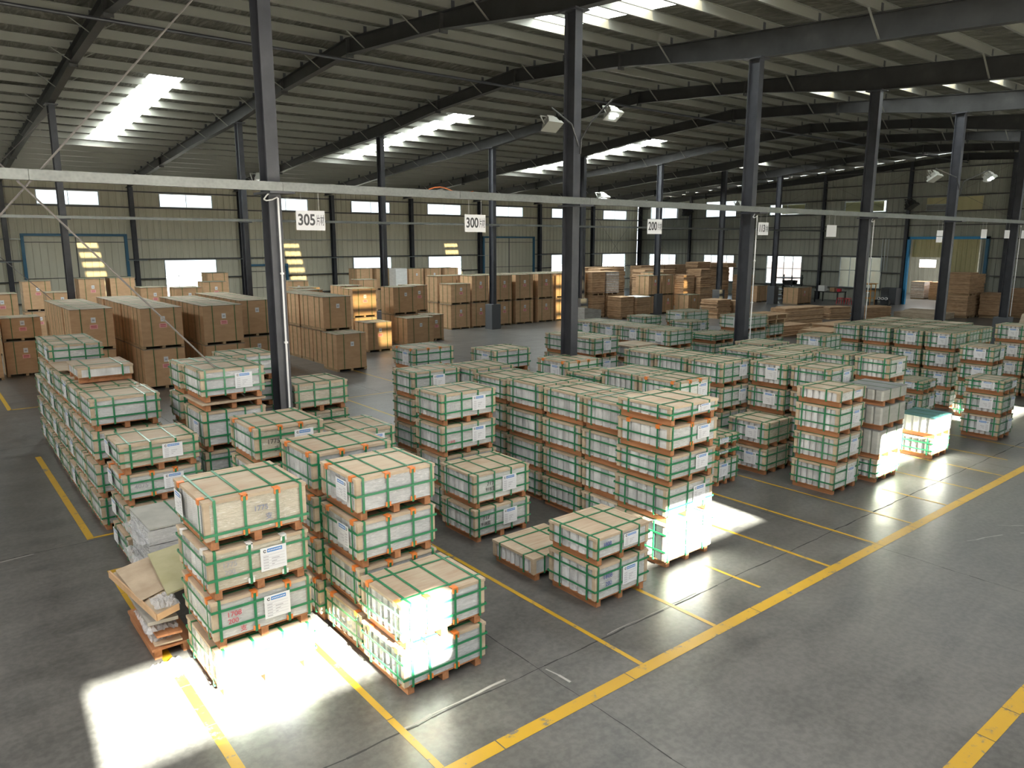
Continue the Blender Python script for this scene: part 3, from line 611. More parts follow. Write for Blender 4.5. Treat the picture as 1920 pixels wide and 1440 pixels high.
stack('the five-high stack at the sunlit corner', 7.8, 6.27, 1.05, .96, (.65, .51, .42, .41, .27), gm, face='board_grey', lab=('front',), labx=.56, vx=(.05, .44, .80), vy=(.22, .78), n=5, per={4: dict(bands=(.42,)), 3: dict(bands=(.45,), clips=1), 0: dict(look='sunlit')})
for i, yy in enumerate((7.42, 8.42, 9.46, 10.5, 11.5)):
    stack('the %s stack back behind the sunlit corner stack' % ['first', 'second', 'third', 'fourth', 'fifth'][i], 8.2+.035*i, yy, .98, .93, H4 if i != 3 else (.51, .51, .51, .46), gm, face='board_grey', lab=(), lod=0 if i < 2 else 1, n=6 if i % 2 else 5)
for i, yy in enumerate((8.15, 9.12, 10.07, 11.02)):
    stack('the %s stack back in the row behind the shallow-topped stack' % ['first', 'second', 'third', 'fourth'][i], 10.33, yy, .95, .9, (.51, .51, .51, .51 if i != 2 else .34), gm, face='board_pale', lab=('front',) if i in (0,) else (('left',) if i == 3 else ()), clips=1 if i in (0, 3) else 0, lod=0 if i == 0 else 1, labx=.6)
stack('the half-hidden small stack right of the sunlit corner', 11.33, 7.98, .68, .85, (.5, .17, .26), gm, face='board_grey', lab=('front',), labx=.1, lod=1)
for i, (xx, yy, w) in enumerate(((13.45, 13.37, .96), (13.4, 14.3, .96))): stack('the %s stack in the pair right of the centre column' % ['front', 'rear'][i], xx, yy, w, .86, H4, gm, face='board_grey', lab=('front',) if i == 0 else (), lod=1, labx=.4)
stack('the plain-sided stack beside the pair right of the centre column', 14.95, 13.4, 1.06, .86, (.45, .42, .42, .42), gm, face='board_grey', lab=(), lod=1, vx=(.2,), vy=(), bands=(.3,))
for i in range(4): stack('the %s stack back in the mid-hall row near the cartons' % ['first', 'second', 'third', 'fourth'][i], 16.3, 13.25+.98*i, 1.06, .92, H4, gm, face='film_green', lab=('left',), lod=1)
# right block
stack('the tall stack at the front edge of the right block', 12.55, 6.36, .95, .82, (.53, .52, .53, .29), gr, face='board_pale', lab=('front',), labx=.52, per={3: dict(bands=()), 1: dict(look='film-wrapped'), 0: dict(look='film-wrapped')}, vx=(.06, .5, .92), vy=(.3, .84))
stack('the two-high stack left of the right block front stack', 12.66, 7.82, .84, .86, (.51, .52), gr, face='film_beige', lab=('left',), vx=(.1, .5, .9))
for i, yy in enumerate((8.95, 9.86, 10.78)): stack('the %s stack back in the row left of the right block' % ['first', 'second', 'third'][i], 12.72, yy, 1.02, .86, H4, gr, face='board_grey', lab=('front',), labx=.58, lod=0 if i == 0 else 1)
stack('the glossy four-high stack behind the grey sheet stack', 13.62, 7.12, .93, .82, H4, gr, face='film_grey', lab=('front',), vx=(.06, .5, .93))
stack('the stack behind the glossy four-high stack', 13.52, 8.02, .9, .82, H4, gr, face='board_grey', lab=('left',), lod=1)
for i, (xx, yy) in enumerate(((14.6, 8.55), (14.62, 9.5), (15.75, 8.78), (15.92, 9.95))): stack('the %s in the right block middle' % ['stack nearest its centre', 'second stack behind its centre', 'stack beside its rear row', 'rear stack beside the tall column'][i], xx, yy, .96, .9, H4, gr, face='board_grey', lab=(), lod=1)
stack('the papered stack behind the teal-topped stack', 15.87, 7.05, .84, .74, (.51, .51, .51, .30+.21), gr, face='board_pale', lab=('front',), labx=.4, vx=(.08, .93), lod=0)
stack('the stack behind the papered stack', 15.75, 7.87, .84, .82, H4, gr, face='board_grey', lab=(), lod=1)
stack('the lone stack before the plank bundles', 18.5, 9.9, .86, .8, H4, gr, face='film_green', lab=('left',), lod=1)
for j, xx in enumerate((21.8, 22.72, 23.62, 24.5)):
    for i, yy in enumerate((8.0, 8.86, 9.74, 10.64)):
        if j == 3 and i == 0: continue
        stack('the %s stack, %s row of the far right block' % (['first', 'second', 'third', 'fourth'][i], ['near', 'second', 'third', 'back'][j]), xx, yy, .8, .78, H4, gr, face='film_green', lab=('left',) if (j == 0 and i < 2) else (), lod=1 if j == 0 or i == 0 else 2)
stack('the right-hand four-high stack near the picture edge', 21.15, 6.85, .84, .78, (.46, .46, .46, .46), gr, face='film_green', lab=('left', 'front'), vx=(.06, .5, .93))
stack('the three-high stack alone on the right floor', 19.14, 5.92, .86, .8, (.53, .49, .34), gr, face='board_grey', lab=('left', 'front'), labx=.62, vx=(.08, .5, .93), vy=(.12, .8))
stack('the two-high pair behind the teal-topped stack', 18.0, 7.2, .78, .78, (.5, .5, .3), gr, face='film_green', lab=('left', 'front'), lod=1)
stack('the small stack beside the teal-topped stack', 17.35, 7.35, .6, .7, (.5, .42), gr, face='film_green', lab=('front',), lod=1)
for i, yy in enumerate((6.6, 7.45)): stack('the %s stack at the right picture edge' % ['front', 'rear'][i], 25.4, yy, .9, .8, H4, gr, face='board_pale', lab=('left',), lod=1)
# far mixed stacks near the middle columns
stack('the wide pale stack beyond the mid-hall row', 21.3, 16.6, 1.3, .9, H4, gm, face='film_green', lab=('left',), lod=1, side='board_pale')
stack('the stack left of the wide pale stack', 19.95, 17.3, .85, .85, (.5, .5, .5, .4), gm, face='film_green', lab=(), lod=1)
stack('the low stack in front of the wide pale stack', 20.25, 15.55, .95, .9, (.48, .48, .44, .44), gm, face='board_grey', lab=('front',), lod=1)
stack('the lid-heavy stack before the low stack', 18.7, 13.5, 1.05, .9, (.5, .5, .45, .28), gm, face='board_grey', lab=(), lod=1)
stack('the stack split by the bright-conduit column', 21.55, 14.3, 1.22, 1.05, H4, gm, face='film_green', lab=('left',), lod=1, side='board_pale')
stack('the slim stack right of the bright-conduit column', 24.5, 15.3, .98, .8, (.5, .5, .5), gm, face='film_green', lab=(), lod=1)

# bare sheet stacks (grey and teal) on skids
def sheet_stack(x, y, z, sx, sy, h, m, top, label, group, white=False):
    o = empty('sheet_stack', (x, y, z), 0, label=label, cat='sheet stack', group=group)
    for u in (.08, sx/2, sx-.08): add('bearer', c_box('bearer', 'pine', .07, sy, .09), None, parent=o, loc=(u-.035, 0, 0))
    add('base_board', c_box('base_board', 'pine', sx, sy, .012), None, parent=o, loc=(0, 0, .09))
    n = 5; w = sy/n
    for k in range(n): add('pack', cached(('spack', m, fz(sx), fz(sy), fz(h)), lambda: MB().prism([(0, .03), (.03, 0), (sx, 0), (sx, w-.006), (.03, w-.006), (0, w-.035)], 0, h-.114).mesh('pack', [m])), None, parent=o, loc=(0, w*k, .102))
    add('top_sheet', c_box('top_sheet', top, sx+.01, sy+.01, .012), None, parent=o, loc=(-.005, -.005, h-.012))
    for u in (.3, .72): add('strap', MB().ring(((-.004, .09), (sy+.004, h+.002)), .003, 'x', -.009, .009), 'strap_thin', parent=o, loc=(u*sx, 0, 0))
    return o
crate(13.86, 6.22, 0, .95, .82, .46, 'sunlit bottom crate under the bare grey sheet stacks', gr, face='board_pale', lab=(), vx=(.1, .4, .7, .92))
sheet_stack(13.84, 6.2, .47, .96, .82, .56, 'sheet_grey', 'sheet_dark', 'lowest bare grey sheet stack, half sunlit, right of the tall stack', 'bare sheet stacks')
sheet_stack(13.86, 6.2, 1.035, .96, .82, .45, 'sheet_grey', 'sheet_dark', 'middle bare grey sheet stack right of the tall stack', 'bare sheet stacks')
sheet_stack(13.88, 6.22, 1.49, .97, .82, .31, 'sheet_grey', 'sheet_dark', 'top bare grey sheet stack with dark top sheet', 'bare sheet stacks')
crate(16.35, 6.22, 0, .86, .76, .44, 'bottom crate under the teal-topped sheet stack', gr, face='board_pale', lab=('front',), vx=(.1, .9), n=5)
sheet_stack(16.37, 6.22, .45, .85, .76, .44, 'white_card', 'sheet_teal', 'white sheet stack with a teal top sheet, partly sunlit', 'bare sheet stacks')

# ------------------------------------------------------------------ cartons
def carton(x, y, z, sx, sy, h, label, group, pink=True, m='carton', rz=0.0, lab=True, sidem=None, lod=0):
    o = empty('carton', (x, y, z), rz, label=label, cat='carton', group=group); ph = .105
    def pal():
        mb = MB()
        for u in (.05, sx/2, sx-.05): mb.box((u-.05, .02, 0), (u+.05, sy-.02, .10))
        return mb
    for u in (.05, sx/2, sx-.05): add('runner', c_box('runner', 'pallet_wood', .09, sy-.04, .075), None, parent=o, loc=(u-.045, .02, 0))
    add('pallet_deck', c_box('pallet_deck', 'pallet_wood', sx, sy, .022), None, parent=o, loc=(0, 0, .075))
    add('box', c_box('box', m, sx-.02, sy-.02, h-ph-.012), None, parent=o, loc=(.01, .01, ph-.008))
    add('top_board', c_box('top_board', 'carton_top', sx+.005, sy+.005, .02), None, parent=o, loc=(-.0025, -.0025, h-.02))
    for u in (.24, .80): add('strap', cached(('cs', fz(sx), fz(sy), fz(h), 'x'), lambda: MB().ring(((0, .078), (sy, h+.001)), .004, 'x', -.011, .011).mesh('strap', ['strap_thin'])), None, parent=o, loc=(u*sx, 0, 0))
    for u in (.3, .7): add('strap', cached(('cs', fz(sx), fz(sy), fz(h), 'y'), lambda: MB().ring(((0, .078), (sx, h+.004)), .004, 'y', -.011, .011).mesh('strap', ['strap_thin'])), None, parent=o, loc=(0, u*sy, 0))
    if lab:
        add('label_sheet', c_box('label_sheet', 'paper', .13, .003, .16), None, parent=o, loc=(sx*.47, .007, h*.66)); add('barcode', c_box('barcode', 'ink_light', .07, .002, .05), None, parent=o, loc=(sx*.47+.03, .0052, h*.66+.05))
        if pink:
            p = add('label_sheet', c_box('label_sheet', 'paper_pink', .22, .003, .13), None, parent=o, loc=(sx*.43, .007, h*.66-.19)); p['label'] = 'pink label'
            add('printed_line', c_box('printed_line', 'pen_red', .16, .002, .025), None, parent=p, loc=(.03, -.0016, .075)); add('printed_line', c_box('printed_line', 'pen_red', .16, .002, .02), None, parent=p, loc=(.03, -.0016, .03))
    return o
def cstack(desc, x, y, n=2, sx=1.2, sy=1.2, h=1.255, group='brown cartons at the back left', pinks=(True, True), hs=None, **kw):
    z = 0; hs = hs or [h]*n
    for i, hh in enumerate(hs):
        lv = LEVEL[len(hs)][i]; carton(x+random.uniform(-.02, .02), y+random.uniform(-.02, .02), z, sx, sy, hh, ('%s brown carton of %s' % (lv, desc)) if len(hs) > 1 else 'single brown carton, %s' % desc, group, pink=pinks[i % 2], **kw); z += hh+.012
G1 = 'cartons behind the long left row'
for i in range(4): cstack('the %s pair back in the leftmost column of big cartons' % ['front', 'second', 'third', 'rear'][i], 3.68, 25.62+1.22*i, sx=1.18, sy=1.18, group=G1)
for i in range(5): cstack('the %s pair back in the second column of big cartons' % ['front', 'second', 'third', 'fourth', 'rear'][i], 5.42, 24.72+1.3*i, sx=1.22, sy=1.24, group=G1)
for i in range(4): cstack('the %s pair back in the third column of big cartons' % ['front', 'second', 'third', 'rear'][i], 7.2, 24.5+1.32*i, sx=1.26, sy=1.26, group=G1)
for i in range(4): cstack('the %s pair back in the fourth column of big cartons' % ['front', 'second', 'third', 'rear'][i], 8.88, 25.95+1.3*i, sx=1.15, sy=1.22, group=G1, pinks=(False, False))
G2 = 'cartons right of the near left column'
for i in range(4): cstack('the %s pair back in the column right of the left pillar' % ['front', 'second', 'third', 'rear'][i], 11.85, 25.72+1.1*i, sx=1.14, sy=1.06, group=G2, pinks=(False, False))
cstack('standing alone on the floor right of the left pillar', 11.5, 24.02, 1, 1.16, 1.12, 1.33, G2, pinks=(False,))
cstack('lit yellow by the skylight on the floor', 14.64, 27.62, 1, 1.14, 1.14, 1.22, G2)
cstack('the pair lit yellow by the skylight', 15.02, 29.62, 2, 1.16, 1.2, 1.25, G2)
cstack('the pair left of the yellow-lit pair', 13.2, 31.0, 2, 1.1, 1.2, 1.22, G2, pinks=(False, False))
cstack('standing on the floor beside the yellow-lit cartons', 17.0, 28.4, 1, 1.4, 1.15, 1.2, G2, pinks=(False,))
cstack('half hidden behind the carton beside the yellow-lit ones', 18.5, 29.15, 1, .9, 1.1, 1.2, G2)
cstack('the pair behind the carton beside the yellow-lit ones', 17.17, 29.85, 2, 1.28, 1.15, 1.24, G2, pinks=(False, False))
cstack('the narrow pair at the right end of the yellow-lit group', 18.52, 30.6, 2, .98, 1.1, 1.24, G2)
G3 = 'row of big cartons along the cross aisle'
for i, (x, w, hs) in enumerate(((21.95, 1.25, (1.3, 1.05)), (23.3, 1.12, (1.33, 1.42)), (24.95, 1.08, (1.33, 1.4)), (26.33, 1.28, (1.33, 1.4)), (27.95, 1.2, (1.33, 1.4)), (29.3, 1.2, (1.33, 1.4)), (30.62, 1.12, (1.33, 1.4)))):
    cstack('the %s pair from the left in the cross-aisle row' % ['first', 'second', 'third', 'fourth', 'fifth', 'sixth', 'seventh'][i], x, 32.25, sx=w, sy=1.1, hs=hs, group=G3)
    cstack('the %s pair from the left in the second cross-aisle row' % ['first', 'second', 'third', 'fourth', 'fifth', 'sixth', 'seventh'][i], x, 33.55, sx=w, sy=1.1, hs=(1.33, 1.4), group=G3, lab=False)
G4 = 'cartons beyond the far columns'
for d, x, y, hs, kw in (('the pale-sided pair at the far left', 4.2, 41.5, (1.3, 1.4), {}), ('the short pair before the far left pair', 4.75, 38.6, (1.2, 1.1), dict(pinks=(False, False))), ('the pair right of the second far column', 6.5, 41.5, (1.3, 1.45), {}), ('the sunlit pair behind the front left columns', 7.9, 41.6, (1.3, 1.45), dict(lab=False)),
        ('the third pair along the far left back', 8.25, 37.0, (1.25, 1.22), {}), ('the fourth pair along the far left back', 9.5, 36.1, (1.25, 1.2), dict(pinks=(False, False))), ('the pair below the bright left window', 12.0, 40.2, (1.25, 1.22), {}), ('the rear pair below the bright left window', 13.2, 43.5, (1.4, 1.4), dict(lab=False)),
        ('the pair beside the small blue door', 15.7, 38.3, (1.25, 1.22), {}), ('the flat-topped pair right of the small blue door', 14.1, 33.4, (1.2, 1.2), dict(lab=False)),
        ('the far pair left of the window pair', 23.0, 44.6, (1.4, 1.4), dict(lab=False)), ('the second far pair left of the window pair', 24.3, 44.4, (1.4, 1.4), {}), ('the low pair before the far window', 16.4, 33.6, (1.2, 1.2), dict(lab=False)), ('the low pair at the far window edge', 20.0, 38.6, (1.2, 1.2), dict(lab=False)),
        ('the first far pair right of the white board', 26.2, 43.4, (1.35, 1.42), dict(pinks=(False, False))), ('the second far pair right of the white board', 27.5, 43.2, (1.35, 1.42), dict(pinks=(False, False))), ('the third far pair right of the white board', 28.8, 43.0, (1.35, 1.42), dict(lab=False)),
        ('the leftmost pair at the picture edge', 2.3, 36.2, (1.25, 1.2), {}), ('the far pair at the leftmost picture edge', .9, 36.4, (1.25, 1.2), {})):
    cstack(d, x, y, hs=hs, sx=1.15, sy=1.15, group=G4, **kw)
cstack('the low-topped pair at the left picture edge', 2.33, 30.1, hs=(1.2, .78), sx=1.15, sy=1.1, group=G1)
cstack('the pair cut by the left picture edge', 1.0, 29.6, hs=(1.25, 1.0), sx=1.2, sy=1.1, group=G1)
for i, (x, y) in enumerate(((36.2, 31.2), (37.6, 31.3))): cstack('the %s pair beside the tray stacks' % ['left', 'right'][i], x, y, hs=(1.18, 1.25), sx=1.22, sy=1.1, group=G3)
cstack('the pair behind the wrapped tray stacks', 34.9, 33.6, hs=(1.3, 1.35), sx=1.1, sy=1.1, group=G3)
cstack('the open-topped pair right of the tray stacks', 38.9, 33.2, hs=(1.3, 1.2), sx=1.1, sy=1.1, group=G3)
cstack('the low carton right of the tray stacks', 38.75, 30.05, 1, 1.2, 1.1, 1.2, G3, pinks=(False,)); cstack('standing by the dark rack', 50.9, 29.6, 1, 1.9, 1.2, 1.22, 'cartons by the dark rack'); cstack('behind the dark rack column', 50.4, 32.7, 1, 1.4, 1.2, 1.25, 'cartons by the dark rack', lab=False)
o = add('white_board', MB().box((0, 0, 0), (.85, .9, 2.8)), 'white_card', loc=(25.15, 43.3, 0)); tag(o, 'tall white boxed stack left of far brown cartons', 'box')
o = add('board_panel', MB().prism([(0, 0), (1.1, .0), (1.1, 1.35), (0, 1.5)], 0, .5, axis='y'), 'grey_card', loc=(24.55, 25.0, 0)); tag(o, 'grey-brown board bundle leaning by the centre column', 'board')

# stacks of corrugated trays
def trays(x, y, z, sx, sy, h, n, label, group, m='tray_card', rz=0.0, jit=.012, bearers=True):
    o = empty('tray_stack', (x, y, z), rz, label=label, cat='tray stack', group=group); r = random.Random(int(x*31+y*17+z*5)); b = .1 if bearers else 0
    if bearers:
        for u in (.1, sx/2, sx-.1): add('runner', c_box('runner', 'pallet_wood', .09, sy, .1), None, parent=o, loc=(u-.045, 0, 0))
    t = (h-b)/n
    for i in range(n):
        add('tray', c_box('tray', m, sx, sy, t*.72), None, parent=o, loc=(r.uniform(-jit, jit), r.uniform(-jit, jit), b+i*t)); add('tray_edge', c_box('tray_edge', 'tray_edge', sx+.03, sy+.03, t*.26), None, parent=o, loc=(-.015+r.uniform(-jit, jit), -.015+r.uniform(-jit, jit), b+i*t+t*.73))
    return o
G5 = 'corrugated tray stacks beyond the crates'
trays(31.9, 31.9, 0, 1.1, 1.1, 1.35, 9, 'lower half of the leftmost tray stack beyond the centre column', G5); trays(31.9, 31.9, 1.36, 1.1, 1.1, 1.4, 9, 'upper half of the leftmost tray stack beyond the centre column', G5)
trays(32.85, 30.4, 0, 1.1, 1.1, 1.3, 9, 'low tray stack left of the white-topped one', G5); trays(33.12, 31.9, 1.36, 1.1, 1.1, 1.4, 12, 'upper pinkish film-wrapped tray stack beyond the centre column', G5, m='pack_paper'); trays(33.12, 31.9, 0, 1.1, 1.1, 1.35, 12, 'lower tray stack beneath the pinkish wrapped one', G5)
trays(34.05, 30.2, 0, 1.15, 1.1, 1.22, 9, 'white-topped short tray stack among the brown ones', G5)
o = add('white_sheet', MB().box((0, 0, 0), (1.2, 1.15, .05)), 'white_card', loc=(34.03, 30.18, 1.225)); tag(o, 'white sheet lying on the short tray stack', 'sheet', None)
for i, (x, y, h, n) in enumerate(((40.4, 35.2, 2.6, 16), (41.9, 34.8, 2.6, 16), (43.2, 34.0, 2.2, 14), (44.6, 33.6, 2.6, 16), (46.2, 35.0, 2.6, 10), (47.9, 35.3, 2.65, 18), (49.35, 35.4, 2.6, 18), (50.9, 34.1, 2.0, 9), (43.7, 37.5, 2.6, 14), (39.0, 37.6, 2.7, 14), (36.4, 35.6, 2.75, 14))):
    trays(x, y, 0, 1.2, 1.15, h, n, '%s in the tray row under the gable windows' % ['first stack', 'second stack', 'third, shorter stack', 'fourth stack', 'fifth stack', 'sixth, orange stack', 'seventh, orange stack', 'eighth stack with dark gaps', 'rear right stack', 'rear middle stack', 'rear left stack'][i], G5, jit=.03)
for i in range(9): trays(38.2+1.42*i if i < 3 else 39.9+1.42*i, 38.9, 0, 1.3, 1.1, 2.72, 16, '%s tall tray stack from the left in the rearmost row' % ['first', 'second', 'third', 'fourth', 'fifth', 'sixth', 'seventh', 'eighth', 'ninth'][i], G5, jit=.03)
for i, (x, y, z, w, h, n) in enumerate(((46.0, 35.0, 2.61, 1.5, .45, 6), (47.8, 35.2, 2.66, 1.2, .3, 4), (49.6, 34.9, 2.61, 1.1, .3, 4))): trays(x, y, z, w, 1.1, h, n, '%s bundle lying on the tray row' % ['left tall', 'middle low', 'right low'][i], G5, bearers=False, jit=.05)
G6 = 'tray stacks by the gable doorway'
for i, (x, y, z, h, n) in enumerate(((49.4, 17.7, 0, 1.35, 14), (49.4, 17.7, 1.36, 1.35, 12), (50.7, 16.3, 0, 1.5, 14), (50.72, 17.75, 0, 2.6, 14), (52.1, 15.2, 0, 1.75, 16), (53.6, 14.2, 0, 2.4, 20))):
    trays(x, y, z, 1.2, 1.2, h, n, '%s stack of brown trays right of the gable doorway' % ['lower left', 'upper left', 'middle lower', 'upper plain', 'right', 'far right'][i], G6, jit=.02)
G7 = 'low plank bundles before the gable'
for i, (x, y, z, sx, sy, h, n, rz) in enumerate(((37.6, 27.0, 0, 1.3, 1.2, 1.1, 10, 0), (39.1, 26.4, 0, 1.0, 1.1, 1.0, 10, .05), (35.0, 21.0, 0, 3.2, .9, 1.15, 8, -.1), (40.3, 24.0, 0, 1.8, 1.1, .72, 8, -.35), (42.4, 22.5, 0, 1.5, 1.1, .72, 8, -.35), (44.4, 21.3, 0, 2.2, 1.0, .68, 7, -.2), (32.3, 19.6, 0, 2.2, 1.1, .55, 6, -.1), (33.2, 17.8, 0, 1.8, 1.1, .5, 6, 0), (29.8, 15.4, 0, 2.4, 1.2, 1.1, 8, 0), (26.6, 14.2, 0, 1.6, 1.1, 1.2, 9, 0))):
    trays(x, y, z, sx, sy, h, n, '%s low bundle of brown planks' % ['leftmost', 'second', 'long pale-ended', 'third', 'fourth', 'fifth, round-ended', 'near left floor', 'near right floor', 'nearest right', 'nearest left'][i], G7, rz=rz, bearers=False, jit=.05)
o = add('kraft_sheet', MB().box((0, 0, 0), (2.2, 2.6, .35)).prism([(.2, .35), (1.8, .35), (1.5, .5), (.5, .46)], .3, 2.2, axis='y'), 'kraft', loc=(46.8, 18.2, 0)); tag(o, 'low kraft-paper covered pile before the gable doorway', 'pile')
o = add('kraft_sheet', MB().prism([(0, 0), (1.8, 0), (1.7, .3), (.9, .42), (.2, .3)], 0, 1.6, axis='y'), 'kraft', loc=(40.6, 13.6, 0)); tag(o, 'crumpled kraft sheets behind the right crate block', 'pile')
o = add('kraft_sheet', MB().prism([(0, 0), (2.4, 0), (2.1, .75), (1.6, .62), (1.2, .95), (.5, .82)], 0, 1.6, axis='y'), 'kraft', loc=(44.5, 11.9, 0)); tag(o, 'draped kraft sheets near the right picture edge', 'pile')
# pallets heaped beside the bright-conduit column
o = empty('pallet', (24.2, 15.2, 1.56), label='empty wooden pallet with plastic on the slim stack', cat='pallet')
for u in (0, .55, 1.1): add('stringer', MB().box((u, 0, 0), (u+.08, 1.0, .14)), 'pallet_wood', parent=o)
for v in range(5): add('slat', MB().box((-.05, v*.215, .14), (1.3, v*.215+.14, .16)), 'tray_edge', parent=o)
o = empty('pallet', (24.1, 15.15, 1.74), label='upper pallet carrying a crumpled plastic sheet', cat='pallet')
for u in (0, .6, 1.25): add('stringer', MB().box((u, 0, 0), (u+.08, 1.1, .14)), 'pallet_wood', parent=o)
for v in range(5): add('slat', MB().box((-.1, v*.235, .14), (1.5, v*.235+.16, .16)), 'tray_edge', parent=o)

# ------------------------------------------------------------------ crumpled film and scrap beside the front stack
def crumple(sx, sy, sz, seed, nx=14, ny=14):
    r = random.Random(seed); mb = MB(); g = {}
    for i in range(nx+1):
        for j in range(ny+1):
            u, v = i/nx, j/ny; e = min(1, 6*min(u, 1-u, v, 1-v)); g[i, j] = len(mb.v)
            mb.v.append((u*sx + r.uniform(-.4, .4)*sx/nx, v*sy + r.uniform(-.4, .4)*sy/ny, sz*e*(.45+.55*math.sin(u*3+seed)*math.cos(v*2.4+seed*.7)) + r.uniform(0, .035)*1.0))
    for i in range(nx):
        for j in range(ny): mb.f.append((g[i, j], g[i+1, j], g[i+1, j+1], g[i, j+1])); mb.m.append(0)
    return mb
o = empty('scrap_pallet', (1.62, 8.2, 0), label='skid under the cardboard scrap left of the front stack', cat='pallet')
for u in (0, .3): add('bearer', MB().box((u+.02, .06, 0), (u+.1, 1.2, .1)), 'pine', parent=o)
add('deck_board', MB().box((.0, .05, .1), (.44, 1.2, .13)), 'pine', parent=o)
def board(name, pts, z, t, m, label, cat='cardboard', tilt=None):
    o = add(name, MB().prism(pts, 0, t), m, loc=(0, 0, z)); tag(o, label, cat, 'scrap beside the front stack')
    return o
def tboard(name, p, t, m, label, cat='cardboard'):
    b0 = p[0]; p = [(q[0]-b0[0], q[1]-b0[1], q[2]-b0[2]) for q in p]
    mb = MB(); mb.v = [tuple(q) for q in p] + [(q[0], q[1], q[2]+t) for q in p]; mb.f = [(3, 2, 1, 0), (4, 5, 6, 7), (0, 1, 5, 4), (1, 2, 6, 5), (2, 3, 7, 6), (3, 0, 4, 7)]; mb.m = [0]*6
    o = add(name, mb, m, loc=b0); tag(o, label, cat, 'scrap beside the front stack'); return o
tboard('cardboard_sheet', [(1.66, 8.30, .132), (1.93, 8.22, .16), (1.93, 9.2, .16), (1.70, 9.25, .13)], .02, 'kraft', 'brown board at the bottom of the scrap pile')
tboard('cardboard_sheet', [(1.68, 8.25, .25), (1.93, 8.2, .26), (1.93, 9.3, .26), (1.66, 9.3, .24)], .025, 'pine', 'reddish board in the middle of the scrap pile')
tboard('cardboard_sheet', [(1.62, 8.35, .37), (1.92, 8.28, .39), (1.92, 9.2, .39), (1.62, 9.3, .37)], .04, 'grey_card', 'grey board under the big folded carton')
lidm = empty('folded_carton', (0, 0, 0), label='large folded tan carton lying tilted on the scrap pile', cat='carton', group='scrap beside the front stack')
def hexa(p0, p1): 
    mb = MB(); mb.v = [tuple(q) for q in p0+p1]; mb.f = [(3, 2, 1, 0), (4, 5, 6, 7), (0, 1, 5, 4), (1, 2, 6, 5), (2, 3, 7, 6), (3, 0, 4, 7)]; mb.m = [0]*6; return mb
L4 = [(1.69, 8.18, .52), (1.93, 8.24, .55), (2.02, 9.75, .60), (1.53, 9.72, .50)]
add('panel', hexa(L4, [(a, b, c+.012) for a, b, c in L4]), 'kraft', parent=lidm)
add('rim', hexa([(1.685, 8.165, .49), (1.93, 8.225, .52), (1.93, 8.24, .52), (1.69, 8.18, .49)], [(1.685, 8.165, .565), (1.93, 8.225, .595), (1.93, 8.24, .595), (1.69, 8.18, .565)]), 'tray_edge', parent=lidm)
add('rim', hexa([(1.51, 9.72, .475), (1.675, 8.165, .49), (1.69, 8.18, .49), (1.53, 9.72, .475)], [(1.51, 9.72, .56), (1.675, 8.165, .565), (1.69, 8.18, .565), (1.53, 9.72, .56)]), 'tray_edge', parent=lidm)
tboard('cardboard_sheet', [(1.62, 8.62, .555), (1.93, 8.72, .585), (2.0, 9.7, .625), (1.58, 9.65, .57)], .006, 'kraft', 'flat pinkish-brown sheet lying in the folded carton')
tboard('foam_sheet', [(1.86, 8.42, .63), (2.3, 8.5, .66), (2.44, 9.6, .74), (1.93, 9.55, .70)], .02, 'sheet_olive', 'olive-grey board leaning behind the front stack', 'board')
for i, (x, y, z, a, b, c, s) in enumerate(((1.70, 8.25, .56, .25, .36, .11, 1), (1.64, 8.35, .155, .28, .6, .08, 2), (1.60, 8.3, .285, .33, .7, .08, 4), (1.56, 7.75, .003, .32, .38, .06, 5))):
    o = add('plastic_film', crumple(a, b, c, s), 'clear_film', loc=(x, y, z)); tag(o, ['crumpled clear film on the tan folded carton', 'crumpled clear film at the foot of the scrap pile', 'clear film hanging from the middle of the scrap pile', 'clear film scrap lying under the boards'][i], 'plastic film', 'scrap beside the front stack')
# grey wrapped bundle between the front stack and the corner stack
gb = empty('grey_bundle', (2.02, 9.85, 0), label='grey plastic-wrapped bundle between the front and corner stacks', cat='bundle')
for u in (.1, .8): add('bearer', MB().box((u, .05, 0), (u+.08, .95, .1)), 'pine', parent=gb)
for k in range(4): add('pack', MB().box((.0, .0, .1+.2*k), (.96, .98, .29+.2*k)), 'film_grey', parent=gb)
add('top_sheet', MB().prism([(.02, .0), (.98, .02), (1.0, 1.0), (.0, 1.0)], .9, .92), 'sheet_grey', parent=gb); add('strap', MB().ring(((-.004, .1), (1.004, .925)), .003, 'x', -.012, .012), 'strap_green', parent=gb, loc=(.45, 0, 0))
fm = crumple(.22, 1.0, .1, 9); add('wrap_film', fm, 'clear_film', parent=gb, loc=(-.12, 0, .72)); add('wrap_film', crumple(.25, .9, .12, 11), 'clear_film', parent=gb, loc=(-.14, .05, .35)); add('blue_sheet', MB().box((.1, -.03, .55), (.7, -.004, .62)), 'blue_plastic', parent=gb)
# plywood sheet on the long left row
ps = empty('plywood_sheet', (2.03, 15.72, 2.085), 0, label='bare plywood sheet resting on the long left row', cat='plywood')
add('block', MB().box((.2, .2, 0), (.3, 1.0, .09)), 'pine', parent=ps); add('block', MB().box((.7, .2, 0), (.8, 1.0, .09)), 'pine', parent=ps); add('panel', MB().box((-.04, .0, .09), (1.05, 1.2, .105)), 'plywood', parent=ps)

